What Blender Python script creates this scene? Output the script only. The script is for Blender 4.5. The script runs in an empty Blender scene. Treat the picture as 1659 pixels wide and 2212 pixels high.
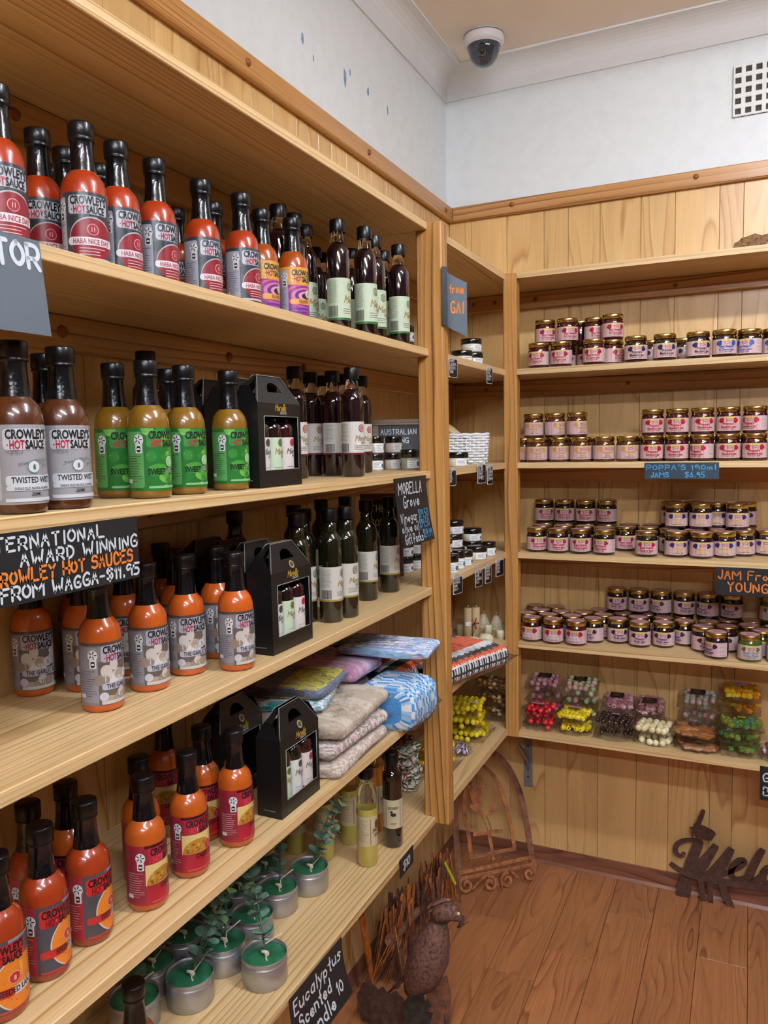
import bpy, bmesh, math, random
from mathutils import Vector, Matrix

random.seed(7)
SC = bpy.context.scene
COL = SC.collection
PI = math.pi
W, H, FPX = 1659, 2212, 1688.33

# ------------------------------------------------------------------ camera
YAW, PITCH, ROLL = -0.4375, -0.0875, -0.0198
CAM = Vector((0.9128, -2.4831, 1.40))
FWD = Vector((math.sin(YAW)*math.cos(PITCH), math.cos(YAW)*math.cos(PITCH), math.sin(PITCH)))
_r = Vector((math.cos(YAW), -math.sin(YAW), 0)); _u = _r.cross(FWD)
RGT = math.cos(ROLL)*_r + math.sin(ROLL)*_u
UPV = -math.sin(ROLL)*_r + math.cos(ROLL)*_u
cd = bpy.data.cameras.new('camera'); cam = bpy.data.objects.new('camera', cd); COL.objects.link(cam)
cd.sensor_fit = 'HORIZONTAL'; cd.sensor_width = 36.0; cd.lens = FPX/W*36.0
cd.clip_start = 0.02; cd.clip_end = 50
m3 = Matrix((RGT, UPV, -FWD)).transposed()
cam.matrix_world = Matrix.Translation(CAM) @ m3.to_4x4()
SC.camera = cam

# ------------------------------------------------------------------ world, exposure
wd = bpy.data.worlds.new('world'); SC.world = wd; wd.use_nodes = True
wd.node_tree.nodes['Background'].inputs[0].default_value = (0.75, 0.85, 1.0, 1)
wd.node_tree.nodes['Background'].inputs[1].default_value = 0.6
SC.view_settings.view_transform = 'Standard'
SC.view_settings.look = 'None'
SC.view_settings.exposure = 0.0
SC.view_settings.gamma = 1.0
SC.view_settings.use_curve_mapping = False

# ceiling battens (fixtures are built with the room): centre x, centre y, length along x
BATTENS = [(1.55, -1.5, 1.2), (1.55, -2.9, 1.2), (1.55, -4.2, 1.2)]
LAMP_E = 150.0          # emission of the bare fluorescent tubes
LAMP_HEX = '#eef3ff'

# ------------------------------------------------------------------ pixel -> place
def ray(u, v): return FWD + RGT*((u-W/2)/FPX) - UPV*((v-H/2)/FPX)
def onz(u, v, z): d = ray(u, v); return CAM + d*((z-CAM.z)/d.z)
def onx(u, v, x): d = ray(u, v); return CAM + d*((x-CAM.x)/d.x)
def ony(u, v, y): d = ray(u, v); return CAM + d*((y-CAM.y)/d.y)
def away(p, r):
    d = Vector((p.x-CAM.x, p.y-CAM.y, 0)).normalized(); return Vector((p.x+d.x*r, p.y+d.y*r, p.z))

# ------------------------------------------------------------------ materials
def lin(h):
    h = h.lstrip('#'); o = []
    for i in (0, 2, 4):
        c = int(h[i:i+2], 16)/255; o.append(c/12.92 if c <= .04045 else ((c+.055)/1.055)**2.4)
    return tuple(o)+(1,)
MATS = {}
def mat(name, col='#808080', rough=.5, metal=0, coat=0, trans=0, alpha=1, ior=1.45, bump=0, bscale=60, mottle=0, emit=None, spec=.5, sheen=0):
    if name in MATS: return MATS[name]
    m = bpy.data.materials.new(name); m.use_nodes = True; MATS[name] = m
    nt = m.node_tree; b = nt.nodes['Principled BSDF']; c = lin(col)
    b.inputs['Base Color'].default_value = c; b.inputs['Roughness'].default_value = rough
    b.inputs['Metallic'].default_value = metal; b.inputs['Coat Weight'].default_value = coat
    b.inputs['Coat Roughness'].default_value = .06
    b.inputs['Transmission Weight'].default_value = trans; b.inputs['Alpha'].default_value = alpha
    b.inputs['IOR'].default_value = ior; b.inputs['Specular IOR Level'].default_value = spec
    if sheen: b.inputs['Sheen Weight'].default_value = sheen
    if emit:
        b.inputs['Emission Color'].default_value = lin(emit[0]); b.inputs['Emission Strength'].default_value = emit[1]
    m.diffuse_color = c
    if bump or mottle:
        tc = nt.nodes.new('ShaderNodeTexCoord'); n = nt.nodes.new('ShaderNodeTexNoise')
        n.inputs['Scale'].default_value = bscale; n.inputs['Detail'].default_value = 4
        nt.links.new(tc.outputs['Object'], n.inputs['Vector'])
        if bump:
            bp = nt.nodes.new('ShaderNodeBump'); bp.inputs['Strength'].default_value = bump; bp.inputs['Distance'].default_value = .004
            nt.links.new(n.outputs['Fac'], bp.inputs['Height']); nt.links.new(bp.outputs['Normal'], b.inputs['Normal'])
        if mottle:
            mx = nt.nodes.new('ShaderNodeMix'); mx.data_type = 'RGBA'
            mx.inputs[6].default_value = c; mx.inputs[7].default_value = tuple(x*(1-mottle) for x in c[:3])+(1,)
            rp = nt.nodes.new('ShaderNodeMapRange'); rp.inputs[1].default_value = .4; rp.inputs[2].default_value = .7
            nt.links.new(n.outputs['Fac'], rp.inputs[0]); nt.links.new(rp.outputs[0], mx.inputs[0]); nt.links.new(mx.outputs[2], b.inputs['Base Color'])
    return m

def wood(name, axis, light, mid, dark, period=.012, along=.06, dist=3.0, fine=.35, rough=.42, tint=.18, knots=0, contrast=1.0, bump=.05, coat=0.0, warp=12, cmin=.08):
    """timber with growth lines running along one local axis; each object gets its own cut and tone"""
    if name in MATS: return MATS[name]
    m = bpy.data.materials.new(name); m.use_nodes = True; MATS[name] = m
    nt = m.node_tree; N = nt.nodes; K = nt.links; b = N['Principled BSDF']
    b.inputs['Roughness'].default_value = rough; b.inputs['Coat Weight'].default_value = coat; b.inputs['Coat Roughness'].default_value = .2
    tc = N.new('ShaderNodeTexCoord'); oi = N.new('ShaderNodeObjectInfo')
    off = N.new('ShaderNodeVectorMath'); off.operation = 'MULTIPLY_ADD'
    cb = N.new('ShaderNodeCombineXYZ')
    for i in range(3): K.new(oi.outputs['Random'], cb.inputs[i])
    K.new(cb.outputs[0], off.inputs[0]); off.inputs[1].default_value = (13.7, 7.3, 9.1); K.new(tc.outputs['Object'], off.inputs[2])
    ax = 'xyz'.index(axis)
    mp = N.new('ShaderNodeMapping'); rot = [0, 0, 0]; rot[ax] = .62; mp.inputs['Rotation'].default_value = rot
    K.new(off.outputs[0], mp.inputs['Vector'])
    mp2 = N.new('ShaderNodeMapping'); s = [1, 1, 1]; s[ax] = along; mp2.inputs['Scale'].default_value = s
    K.new(mp.outputs[0], mp2.inputs['Vector'])
    n1 = N.new('ShaderNodeTexNoise'); n1.inputs['Scale'].default_value = warp; n1.inputs['Detail'].default_value = 1.5; n1.inputs['Roughness'].default_value = .4
    K.new(mp2.outputs[0], n1.inputs['Vector'])
    sx = N.new('ShaderNodeSeparateXYZ'); K.new(mp.outputs[0], sx.inputs[0])
    v1 = N.new('ShaderNodeMath'); v1.operation = 'MULTIPLY'; v1.inputs[1].default_value = 1/period; K.new(sx.outputs[(ax+1) % 3], v1.inputs[0])
    v2 = N.new('ShaderNodeMath'); v2.operation = 'MULTIPLY_ADD'; v2.inputs[1].default_value = dist; K.new(n1.outputs['Fac'], v2.inputs[0]); K.new(v1.outputs[0], v2.inputs[2])
    wv = N.new('ShaderNodeMath'); wv.operation = 'FRACT'; K.new(v2.outputs[0], wv.inputs[0])
    cr = N.new('ShaderNodeValToRGB'); e = cr.color_ramp.elements
    L, Mi, D = lin(light), lin(mid), lin(dark)
    e[0].position = 0; e[0].color = L; e[1].position = 1; e[1].color = L
    x = e.new(.5); x.color = tuple(.5*p+.5*q for p, q in zip(L, Mi)); x = e.new(.74); x.color = Mi; x = e.new(.88); x.color = D; x = e.new(.95); x.color = Mi
    K.new(wv.outputs[0], cr.inputs[0])
    n5 = N.new('ShaderNodeTexNoise'); n5.inputs['Scale'].default_value = warp*1.7; n5.inputs['Detail'].default_value = 0; K.new(mp2.outputs[0], n5.inputs['Vector'])
    rm = N.new('ShaderNodeMapRange'); rm.inputs[1].default_value = .38; rm.inputs[2].default_value = .64; rm.inputs[3].default_value = cmin*contrast; rm.inputs[4].default_value = contrast; K.new(n5.outputs['Fac'], rm.inputs[0])
    mm = N.new('ShaderNodeMix'); mm.data_type = 'RGBA'; mm.inputs[6].default_value = tuple(.55*p+.45*q for p, q in zip(L, Mi)); K.new(rm.outputs[0], mm.inputs[0]); K.new(cr.outputs[0], mm.inputs[7])
    # fine fibre
    mp3 = N.new('ShaderNodeMapping'); s = [420, 420, 420]; s[ax] = 9; mp3.inputs['Scale'].default_value = s
    K.new(off.outputs[0], mp3.inputs['Vector'])
    n2 = N.new('ShaderNodeTexNoise'); n2.inputs['Scale'].default_value = 1; n2.inputs['Detail'].default_value = 3; K.new(mp3.outputs[0], n2.inputs['Vector'])
    m1 = N.new('ShaderNodeMix'); m1.data_type = 'RGBA'; m1.blend_type = 'MULTIPLY'
    r2 = N.new('ShaderNodeMapRange'); r2.inputs[1].default_value = .3; r2.inputs[2].default_value = .7; r2.inputs[3].default_value = 1-fine; r2.inputs[4].default_value = 1.0
    K.new(n2.outputs['Fac'], r2.inputs[0]); m1.inputs[0].default_value = 1
    K.new(mm.outputs[2], m1.inputs[6]); K.new(r2.outputs[0], m1.inputs[7])
    # broad tone
    n3 = N.new('ShaderNodeTexNoise'); n3.inputs['Scale'].default_value = 14; K.new(mp2.outputs[0], n3.inputs['Vector'])
    hs = N.new('ShaderNodeHueSaturation')
    r3 = N.new('ShaderNodeMapRange'); r3.inputs[3].default_value = 1-tint; r3.inputs[4].default_value = 1+tint*.6; K.new(oi.outputs['Random'], r3.inputs[0])
    r4 = N.new('ShaderNodeMapRange'); r4.inputs[1].default_value = .3; r4.inputs[2].default_value = .7; r4.inputs[3].default_value = .9; r4.inputs[4].default_value = 1.1; K.new(n3.outputs['Fac'], r4.inputs[0])
    mu = N.new('ShaderNodeMath'); mu.operation = 'MULTIPLY'; K.new(r3.outputs[0], mu.inputs[0]); K.new(r4.outputs[0], mu.inputs[1])
    K.new(mu.outputs[0], hs.inputs['Value']); K.new(m1.outputs[2], hs.inputs['Color'])
    last = hs.outputs[0]
    if knots:
        mp4 = N.new('ShaderNodeMapping'); s = [1/knots]*3; s[ax] = .34/knots; mp4.inputs['Scale'].default_value = s
        K.new(off.outputs[0], mp4.inputs['Vector'])
        vo = N.new('ShaderNodeTexVoronoi'); vo.inputs['Scale'].default_value = 1; K.new(mp4.outputs[0], vo.inputs['Vector'])
        kr = N.new('ShaderNodeMapRange'); kr.inputs[1].default_value = .05; kr.inputs[2].default_value = .13; kr.inputs[3].default_value = .85; kr.inputs[4].default_value = 0
        K.new(vo.outputs['Distance'], kr.inputs[0])
        mk = N.new('ShaderNodeMix'); mk.data_type = 'RGBA'; mk.inputs[7].default_value = lin('#7a4318')
        K.new(kr.outputs[0], mk.inputs[0]); K.new(last, mk.inputs[6]); last = mk.outputs[2]
    K.new(last, b.inputs['Base Color'])
    bp = N.new('ShaderNodeBump'); bp.inputs['Strength'].default_value = bump; bp.inputs['Distance'].default_value = .002
    K.new(n2.outputs['Fac'], bp.inputs['Height']); K.new(bp.outputs[0], b.inputs['Normal'])
    m.diffuse_color = Mi
    return m

# ------------------------------------------------------------------ mesh building
class MB:
    def __init__(s): s.v = []; s.f = []; s.mi = []; s.sm = []; s.cur = 0; s.smooth = False
    def add(s, vs, fs, sm=None):
        o = len(s.v); s.v += [tuple(p) for p in vs]
        for f in fs: s.f.append([i+o for i in f]); s.mi.append(s.cur); s.sm.append(s.smooth if sm is None else sm)
        return s
    def box(s, a, b, mtx=None):
        (x0, y0, z0), (x1, y1, z1) = a, b
        vs = [Vector(p) for p in ((x0,y0,z0),(x1,y0,z0),(x1,y1,z0),(x0,y1,z0),(x0,y0,z1),(x1,y0,z1),(x1,y1,z1),(x0,y1,z1))]
        if mtx: vs = [mtx @ p for p in vs]
        return s.add(vs, [(0,3,2,1),(4,5,6,7),(0,1,5,4),(1,2,6,5),(2,3,7,6),(3,0,4,7)], False)
    def bbox(s, a, b, c=.002, mtx=None):
        """box with chamfered edges"""
        bm = bmesh.new(); bmesh.ops.create_cube(bm, size=1)
        a = Vector(a); b = Vector(b)
        for v in bm.verts: v.co = Vector([(a[i]+b[i])/2+v.co[i]*(b[i]-a[i]) for i in range(3)])
        bmesh.ops.bevel(bm, geom=bm.edges[:], offset=c, segments=1, affect='EDGES', profile=.5)
        return s.frombm(bm, mtx)
    def frombm(s, bm, mtx=None):
        bm.verts.index_update(); vs = [v.co.copy() for v in bm.verts]
        if mtx: vs = [mtx @ p for p in vs]
        s.add(vs, [[v.index for v in f.verts] for f in bm.faces]); bm.free(); return s
    def lathe(s, prof, n=20, c=(0, 0), a0=0, a1=None, smooth=True):
        """prof [(r,z)] bottom to top; full turn unless a1"""
        full = a1 is None; cols = n if full else n+1; a1 = 2*PI if full else a1
        vs = []; idx = []
        for r, z in prof:
            if r < 1e-6: idx.append([len(vs)]*cols); vs.append((c[0], c[1], z)); continue
            row = []
            for k in range(cols):
                a = a0+(a1-a0)*k/n; row.append(len(vs)); vs.append((c[0]+r*math.sin(a), c[1]-r*math.cos(a), z))
            idx.append(row)
        fs = []
        for i in range(len(prof)-1):
            A, B = idx[i], idx[i+1]
            for k in range(n):
                k2 = (k+1) % cols if full else k+1
                q = [A[k], A[k2], B[k2], B[k]]
                q2 = []
                for t in q:
                    if t not in q2: q2.append(t)
                if len(q2) > 2: fs.append(q2)
        return s.add(vs, fs, smooth)
    def tube(s, pts, r, n=6, cap=True, smooth=True, flat=None):
        pts = [Vector(p) for p in pts]; vs = []; fs = []
        rs = r if isinstance(r, (list, tuple)) else [r]*len(pts)
        prev = None
        for i, p in enumerate(pts):
            t = (pts[min(i+1, len(pts)-1)]-pts[max(i-1, 0)]).normalized()
            if prev is None:
                ref = Vector((0, 0, 1)) if abs(t.z) < .9 else Vector((1, 0, 0)); nrm = t.cross(ref).normalized()
            else:
                nrm = (prev-t*prev.dot(t)); nrm = nrm.normalized() if nrm.length > 1e-6 else t.orthogonal().normalized()
            prev = nrm; bi = t.cross(nrm)
            for k in range(n):
                a = 2*PI*k/n; q = nrm*math.cos(a)*rs[i]+bi*math.sin(a)*rs[i]*(flat or 1); vs.append(p+q)
        for i in range(len(pts)-1):
            for k in range(n): fs.append((i*n+k, i*n+(k+1) % n, (i+1)*n+(k+1) % n, (i+1)*n+k))
        s.add(vs, fs, smooth)
        if cap: o = len(s.v)-len(vs); L = len(pts)-1; s.add([], []); s.f.append([o+k for k in range(n)][::-1]); s.f.append([o+L*n+k for k in range(n)]); s.mi += [s.cur]*2; s.sm += [False]*2
        return s
    def prism(s, poly, ext, mtx=None):
        """poly [(x,z)] counter-clockwise seen from -y, extruded from y=0 to y=ext"""
        n = len(poly); vs = [Vector((x, 0, z)) for x, z in poly]+[Vector((x, ext, z)) for x, z in poly]
        if mtx: vs = [mtx @ p for p in vs]
        fs = [list(range(n)), list(range(n, 2*n))[::-1]]+[(i, i+n, (i+1) % n+n, (i+1) % n) for i in range(n)]
        return s.add(vs, fs, False)
    def sphere(s, c, r, n=10, m=6, sc=(1, 1, 1)):
        vs = []; fs = []
        prof = [(math.sin(PI*i/m), -math.cos(PI*i/m)) for i in range(m+1)]
        o = MB(); o.lathe(prof, n)
        return s.add([(c[0]+p[0]*r*sc[0], c[1]+p[1]*r*sc[1], c[2]+p[2]*r*sc[2]) for p in o.v], o.f, True)
    def mesh(s, name, mats):
        me = bpy.data.meshes.new(name); me.from_pydata(s.v, [], s.f)
        for m in (mats if isinstance(mats, (list, tuple)) else [mats]): me.materials.append(m)
        me.polygons.foreach_set('material_index', s.mi); me.polygons.foreach_set('use_smooth', s.sm)
        me.update(); return me
    def build(s, name, mats, parent=None, loc=None, rot=None):
        return link(name, s.mesh(name, mats), parent, loc, rot)

def link(name, me, parent=None, loc=None, rot=None, scale=None):
    o = bpy.data.objects.new(name, me); COL.objects.link(o)
    if parent: o.parent = parent
    if loc is not None: o.location = loc
    if rot is not None: o.rotation_euler = rot
    if scale is not None: o.scale = scale
    return o
LABELS = {}
def tag(o, label=None, cat=None, group=None, kind=None):
    if label: o['label'] = label; LABELS.setdefault(label, []).append(o.name)
    if cat: o['category'] = cat
    if group: o['group'] = group
    if kind: o['kind'] = kind
    return o
def thing(name, label, cat, loc=(0, 0, 0), rz=0, group=None, rot=None):
    return tag(link(name, None, None, loc, rot if rot else (0, 0, rz)), label, cat, group)
def struct(name, mb, m, label=None):
    o = mb.build(name, m); o['kind'] = 'structure'
    if label: o['label'] = label
    return o
# ------------------------------------------------------------------ the room
RX, RY, CZ = 3.3, -5.2, 2.572
Z = [1.862, 1.590, 1.320, 1.056, .788, .514]; TH = .0165
ST = [z+TH for z in Z]
DL, DB = .2661, .2518
P1X0, P1X1, P1Y, PW = .2386, .2988, -.8508, .038
Q2X0, Q2X1, Q2Y = .2598, .3006, -.2518
PAN = .012

plaster = mat('painted_plaster', '#dde3e3', .55, bump=.12, bscale=25, mottle=.05)
ceilpaint = mat('ceiling_paint', '#efe5d6', .7, mottle=.06, bscale=3)
coving = mat('coving_paint', '#dfe2e2', .45, mottle=.04, bscale=8)
plank_m = wood('panel_pine', 'z', '#dcb87c', '#cda062', '#a26a30', period=.05, along=.16, dist=9.0, warp=9, tint=.1, knots=.3, fine=.12, contrast=.62, rough=.33, bump=.02, coat=.15)
shelf_y = wood('shelf_pine_y', 'y', '#dcc192', '#caa66c', '#946434', cmin=.22, period=.0095, along=.03, dist=8, warp=14, fine=.2, tint=.05, contrast=.8, rough=.45)
shelf_x = wood('shelf_pine_x', 'x', '#dcc192', '#caa66c', '#946434', cmin=.22, period=.0095, along=.03, dist=8, warp=14, fine=.2, tint=.05, contrast=.8, rough=.45)
post_m = wood('post_pine', 'z', '#c29252', '#ab783c', '#5c3512', cmin=.4, period=.012, along=.08, dist=7, warp=12, fine=.18, tint=.05, contrast=.95, rough=.4)
rail_y = wood('rail_pine_y', 'y', '#c49256', '#b07a42', '#784820', period=.012, along=.05, dist=6, warp=12, fine=.2, tint=.06, rough=.35, coat=.2)
rail_x = wood('rail_pine_x', 'x', '#c49256', '#b07a42', '#784820', period=.012, along=.05, dist=6, warp=12, fine=.2, tint=.06, rough=.35, coat=.2)
floor_m = wood('floor_vinyl', 'y', '#b67c50', '#a0663e', '#70422a', cmin=.3, period=.022, along=.14, dist=14, warp=11, fine=.3, tint=.2, contrast=.75, rough=.38, bump=.03, coat=.1)
skirt_m = wood('skirting_vinyl', 'x', '#8d5a41', '#7a4a35', '#55301f', period=.02, along=.2, dist=5, fine=.3, tint=.1, rough=.4)
dark_gap = mat('gap_shadow', '#3a2412', .9)
plug_m = mat('wood_plug', '#8a4d22', .4, mottle=.3, bscale=200)

struct('floor', MB().box((-.1, RY-.1, -.1), (RX+.1, .1, -.003)), mat('floor_base', '#4a2a18', .8))
FLOOR = bpy.data.objects['floor']
FW = .1255
for i in range(-1, 26):
    x0 = .558-FW*4+FW*i; x1 = x0+FW
    if x1 < .01 or x0 > RX: continue
    base = {3: -.449, 4: -.208, 5: -.75, 6: -.321, 2: -.59}.get(i, -.15-.37*((i*5) % 4)*.6)
    ys = [0.0]; y = base
    while y > RY: ys.append(y); y -= 1.15
    ys.append(RY)
    for a, b in zip(ys, ys[1:]):
        cy = (a+b)/2
        MB().bbox((max(x0, 0)-(x0+x1)/2+.0006, b-cy+.0006, -.003), (min(x1, RX)-(x0+x1)/2-.0006, a-cy-.0006, 0), .0009).build('floor_plank', floor_m, FLOOR, ((x0+x1)/2, cy, 0))

wl = struct('wall_left', MB().box((-.1, RY, 0), (0, .1, CZ+.05)), plaster, 'white plaster wall above pine panelling on the left')
wb = struct('wall_back', MB().box((0, 0, 0), (RX, .1, CZ+.05)), plaster, 'white plaster wall above pine panelling at the back')
struct('wall_right', MB().box((RX, RY, 0), (RX+.1, .1, CZ+.05)), mat('bounce_cutting_brown', '#54422f', .6))  # unseen walls, one flat brown made dark to cut bounce onto shelf undersides
struct('wall_front', MB().box((-.1, RY-.1, 0), (RX+.1, RY, CZ+.05)), MATS['bounce_cutting_brown'])
struct('ceiling', MB().box((-.1, RY-.1, CZ), (RX+.1, .1, CZ+.06)), ceilpaint, 'beige painted ceiling')
BBH = .056; RAILB, RAILT = 2.108, 2.153
def planks(parent, total, back):
    p = .012; rng = random.Random(3 if back else 5)
    while p < total:
        w = rng.choice([.062, .075, .095, .095, .118]); w = min(w, total-p)
        mb = MB().bbox((-w/2+.0005, -PAN, BBH*.5), (w/2-.0005, -.0005, RAILB+.02), .0008)
        if back: mb.build('panel_plank', plank_m, parent, (p+w/2, 0, 0))
        else: mb.build('panel_plank', plank_m, parent, (0, -p-w/2, 0), (0, 0, PI/2))
        p += w
planks(wb, RX-.01, True); planks(wl, -RY-.01, False)
# rails with turned plugs
def plug(parent, loc, axis, r=.008):
    mb = MB().lathe([(0, .004), (r*.8, .0035), (r, .0), (r, -.002)][::-1], 12)
    mb.build('wood_plug', plug_m, parent, loc, (0, PI/2, 0) if axis == 'x' else (PI/2, 0, 0))
rl = MB().bbox((PAN, RY, RAILB), (PAN+.018, -.0005, RAILT), .003).build('trim_1', rail_y); rl['kind'] = 'structure'
rb = MB().bbox((PAN+.018, -PAN-.018, RAILB), (RX, -PAN, RAILT), .003).build('trim_2', rail_x); rb['kind'] = 'structure'
for y in (-.09, -.643, -1.169, -1.7): plug(rl, (PAN+.018, y, 2.131), 'x')
for x in (.226, .761, 1.3): plug(rb, (x, -PAN-.018, 2.135), 'y')
# coving: concave sweep with a small lip
def cove_prof(): 
    p = [(0, 2.492), (.006, 2.492), (.006, 2.5)]
    for k in range(9):
        a = PI/2*k/8; p.append((.006+.064*(1-math.cos(a)), 2.5+.066*math.sin(a)*1.0))
    p += [(.07, 2.5665), (.079, 2.5665), (.079, CZ), (0, CZ)]
    return p
cp = cove_prof()
def cove(name, left):
    mb = MB(); n = len(cp); vs = []
    for d, z in cp: vs.append((d, -d, z))
    for d, z in cp: vs.append((d, RY, z) if left else (RX, -d, z))
    fs = [(i, i+n, (i+1) % n+n, (i+1) % n) for i in range(n)]
    mb.add(vs, fs+[list(range(n))[::-1], list(range(n, 2*n))], False)
    struct(name, mb, coving)
cove('trim_3', True); cove('trim_4', False)
# vinyl skirting
sk = MB().prism([(0, 0), (-.02, 0), (-.014, .008), (-.013, BBH-.004), (-.012, BBH), (0, BBH)], 1)
def skirt(name, back):
    o = MB(); pr = [(.02, .0), (.0145, .009), (.0135, BBH-.003), (.0125, BBH), (0, BBH), (0, 0)]
    n = len(pr); vs = []
    for d, z in pr: vs.append((d, -d, z))
    for d, z in pr: vs.append((RX, -d, z) if back else (d, RY, z))
    o.add(vs, [(i, i+n, (i+1) % n+n, (i+1) % n) for i in range(n)]+[list(range(n)), list(range(n, 2*n))], False)
    struct(name, o, skirt_m)
skirt('baseboard_back', True); skirt('baseboard_left', False)
# blue chips in the paint, damaged panel face
chip = mat('blue_chip', '#7f9fbe', .8, mottle=.2, bscale=150)
for k, (y, z, w, h) in enumerate([(-.909, 2.296, .010, .030), (-.862, 2.272, .005, .02), (-.708, 2.292, .013, .055), (-.68, 2.315, .008, .02), (-.578, 2.31, .014, .028), (-.458, 2.305, .008, .025)]):
    pts = []; rng = random.Random(k)
    for i in range(11):
        a = 2*PI*i/11; q = rng.uniform(.6, 1.1); pts.append((w*.5*math.cos(a)*q, h*.5*math.sin(a)*q))
    MB().prism(pts, .0006).build('paint_chip', chip, wl, (.0008, y, z), (0, 0, PI/2))
frk = mat('fractured_board', '#8b6a48', .95, bump=1.0, bscale=120, mottle=.7)
pts = [(-.045, -.02), (.04, -.02), (.048, 0), (.045, .016), (.03, .012), (.012, .02), (-.01, .013), (-.022, .012), (-.03, .003), (-.04, .0)]
MB().prism(pts, .003).build('broken_patch', frk, wb, (.904, -PAN-.002, 1.943))

# ceiling battens
tube_m = mat('lit_tube', '#ffffff', .4, emit=(LAMP_HEX, LAMP_E)); white_metal = mat('white_enamel', '#e9e9e6', .4)
for i, (x, y, L) in enumerate(BATTENS):
    t = thing('fluorescent_batten', ['white fluorescent batten nearest the back wall', 'white fluorescent batten over the shop floor', 'white fluorescent batten furthest from the back wall'][i], 'ceiling light', (x, y, CZ))
    MB().bbox((-L/2-.03, -.045, -.05), (L/2+.03, .045, 0), .006).build('housing', white_metal, t)
    for s in (-1, 1):
        MB().tube([(-L/2, s*.03, -.068), (L/2, s*.03, -.068)], .013, 10).build('tube', tube_m, t)
        for e in (-1, 1): MB().box((e*(L/2+.015)-.012, s*.03-.014, -.084), (e*(L/2+.015)+.012, s*.03+.014, -.045)).build('lampholder', white_metal, t)

# ------------------------------------------------------------------ shelving
OLD = ['top', 'upper', 'middle', 'fourth', 'fifth', 'lowest']
YF = -3.3; XF = 2.2
SA, SB, SX = [], [], []
for k in range(6):
    z0, z1 = Z[k], ST[k]
    a = MB().bbox((PAN+.0005, YF, z0), (DL, P1Y, z1), .0012)
    SA.append(tag(a.build('shelf_board', shelf_y), ['topmost empty pine shelf along the left wall', 'left pine shelf holding dark labelled hot sauces', 'left pine shelf holding green and grey labelled sauces', 'left pine shelf holding garlic sauces', 'left pine shelf holding cajun and seeded sauces', 'lowest left pine shelf holding tin candles'][k], 'shelf', 'left wall shelves'))
    # corner run between the posts
    poly = [(PAN+.0005, -PAN-.0005), (PAN+.0005, P1Y+.0005), (P1X0-.0005, P1Y+.0005), (P1X0-.0005, P1Y+PW+.0005), (DL, P1Y+PW+.0005), (DL, Q2Y+.002), (Q2X0-.001, Q2Y+.002), (Q2X0-.001, -PAN-.0005)]
    if k in (3, 4): pass
    mb = MB(); n = len(poly); mb.add([(x, y, z0) for x, y in poly]+[(x, y, z1) for x, y in poly], [list(range(n)), list(range(n, 2*n))]+[(i, (i+1) % n, (i+1) % n+n, i+n) for i in range(n)], False)
    bm = bmesh.new(); me = mb.mesh('shelf_board', shelf_y); bm.from_mesh(me); bmesh.ops.recalc_face_normals(bm, faces=bm.faces[:]); bm.to_mesh(me); bm.free()
    SB.append(tag(link('shelf_board', me), ['topmost empty corner shelf between the two posts', 'corner shelf with three small balm jars', 'corner shelf with the white basket', 'corner shelf crowded with balm jars', 'corner shelf with cream candles', 'lowest corner shelf with yellow lolly bags'][k], 'shelf', 'corner shelves'))
    poly = [(Q2X0-.0005, -PAN-.0005), (Q2X0-.0005, Q2Y+.0365), (Q2X1+.0005, Q2Y+.0365), (Q2X1+.0005, -DB), (XF, -DB), (XF, -PAN-.0005)]
    mb = MB(); n = len(poly); mb.add([(x, y, z0) for x, y in poly]+[(x, y, z1) for x, y in poly], [list(range(n)), list(range(n, 2*n))]+[(i, (i+1) % n, (i+1) % n+n, i+n) for i in range(n)], False)
    bm = bmesh.new(); me = mb.mesh('shelf_board', shelf_x); bm.from_mesh(me); bmesh.ops.recalc_face_normals(bm, faces=bm.faces[:]); bm.to_mesh(me); bm.free()
    SX.append(tag(link('shelf_board', me), ['topmost empty shelf on the back wall', 'back wall shelf with blackberry and blueberry jam', 'back wall shelf with strawberry jam and blue price card', 'back wall shelf with cherry jam', 'back wall shelf with plum and raspberry jam', 'lowest back wall shelf with bags of sweets'][k], 'shelf', 'back wall shelves'))
    # ledger strips under the shelves
    if k < 5:
        l1 = tag(MB().bbox((PAN+.0005, YF, z0-.05), (PAN+.022, -PAN-.024, z0-.0006), .002).build('shelf_ledger', rail_y), ['ledger strip', 'ledger strip with plugs', 'ledger strip', 'ledger strip', 'ledger strip'][k]+' on the left wall under the '+['topmost shelf', 'dark labelled sauces', 'green labelled sauces', 'garlic sauces', 'cajun sauces'][k], 'batten', 'ledgers')
        l2 = tag(MB().bbox((PAN+.0005, -PAN-.022, z0-.05), (XF, -PAN-.0005, z0-.0006), .002).build('shelf_ledger', rail_x), 'ledger strip on the back wall under the '+['topmost shelf', 'blackberry jam', 'strawberry jam', 'cherry jam', 'plum jam'][k], 'batten', 'ledgers')
        for y in ((-1.72, -1.18, -.62), (-1.66, -1.27, -1.0), (-1.5, -1.0), (-1.4,), (-1.3,))[k]: plug(l1, (PAN+.022, y, z0-.024), 'x', .009)
        for x in ((.10, .17, .30, .71), (.14, .58), (.14, .7), (.5,), (.5,))[k]: plug(l2, (x, -PAN-.022, z0-.024), 'y', .006)
PT = ST[0]
post1 = tag(MB().bbox((P1X0, P1Y, Z[5]), (P1X1, P1Y+PW, PT), .003).build('shelf_post', post_m), 'thick pine post at the end of the hot sauce shelves', 'post')
post2 = tag(MB().bbox((Q2X0, Q2Y, Z[5]-.004), (Q2X1, Q2Y+.036, PT), .003).build('shelf_post', post_m), 'pine post at the inner corner beside the jam shelves', 'post')
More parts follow.
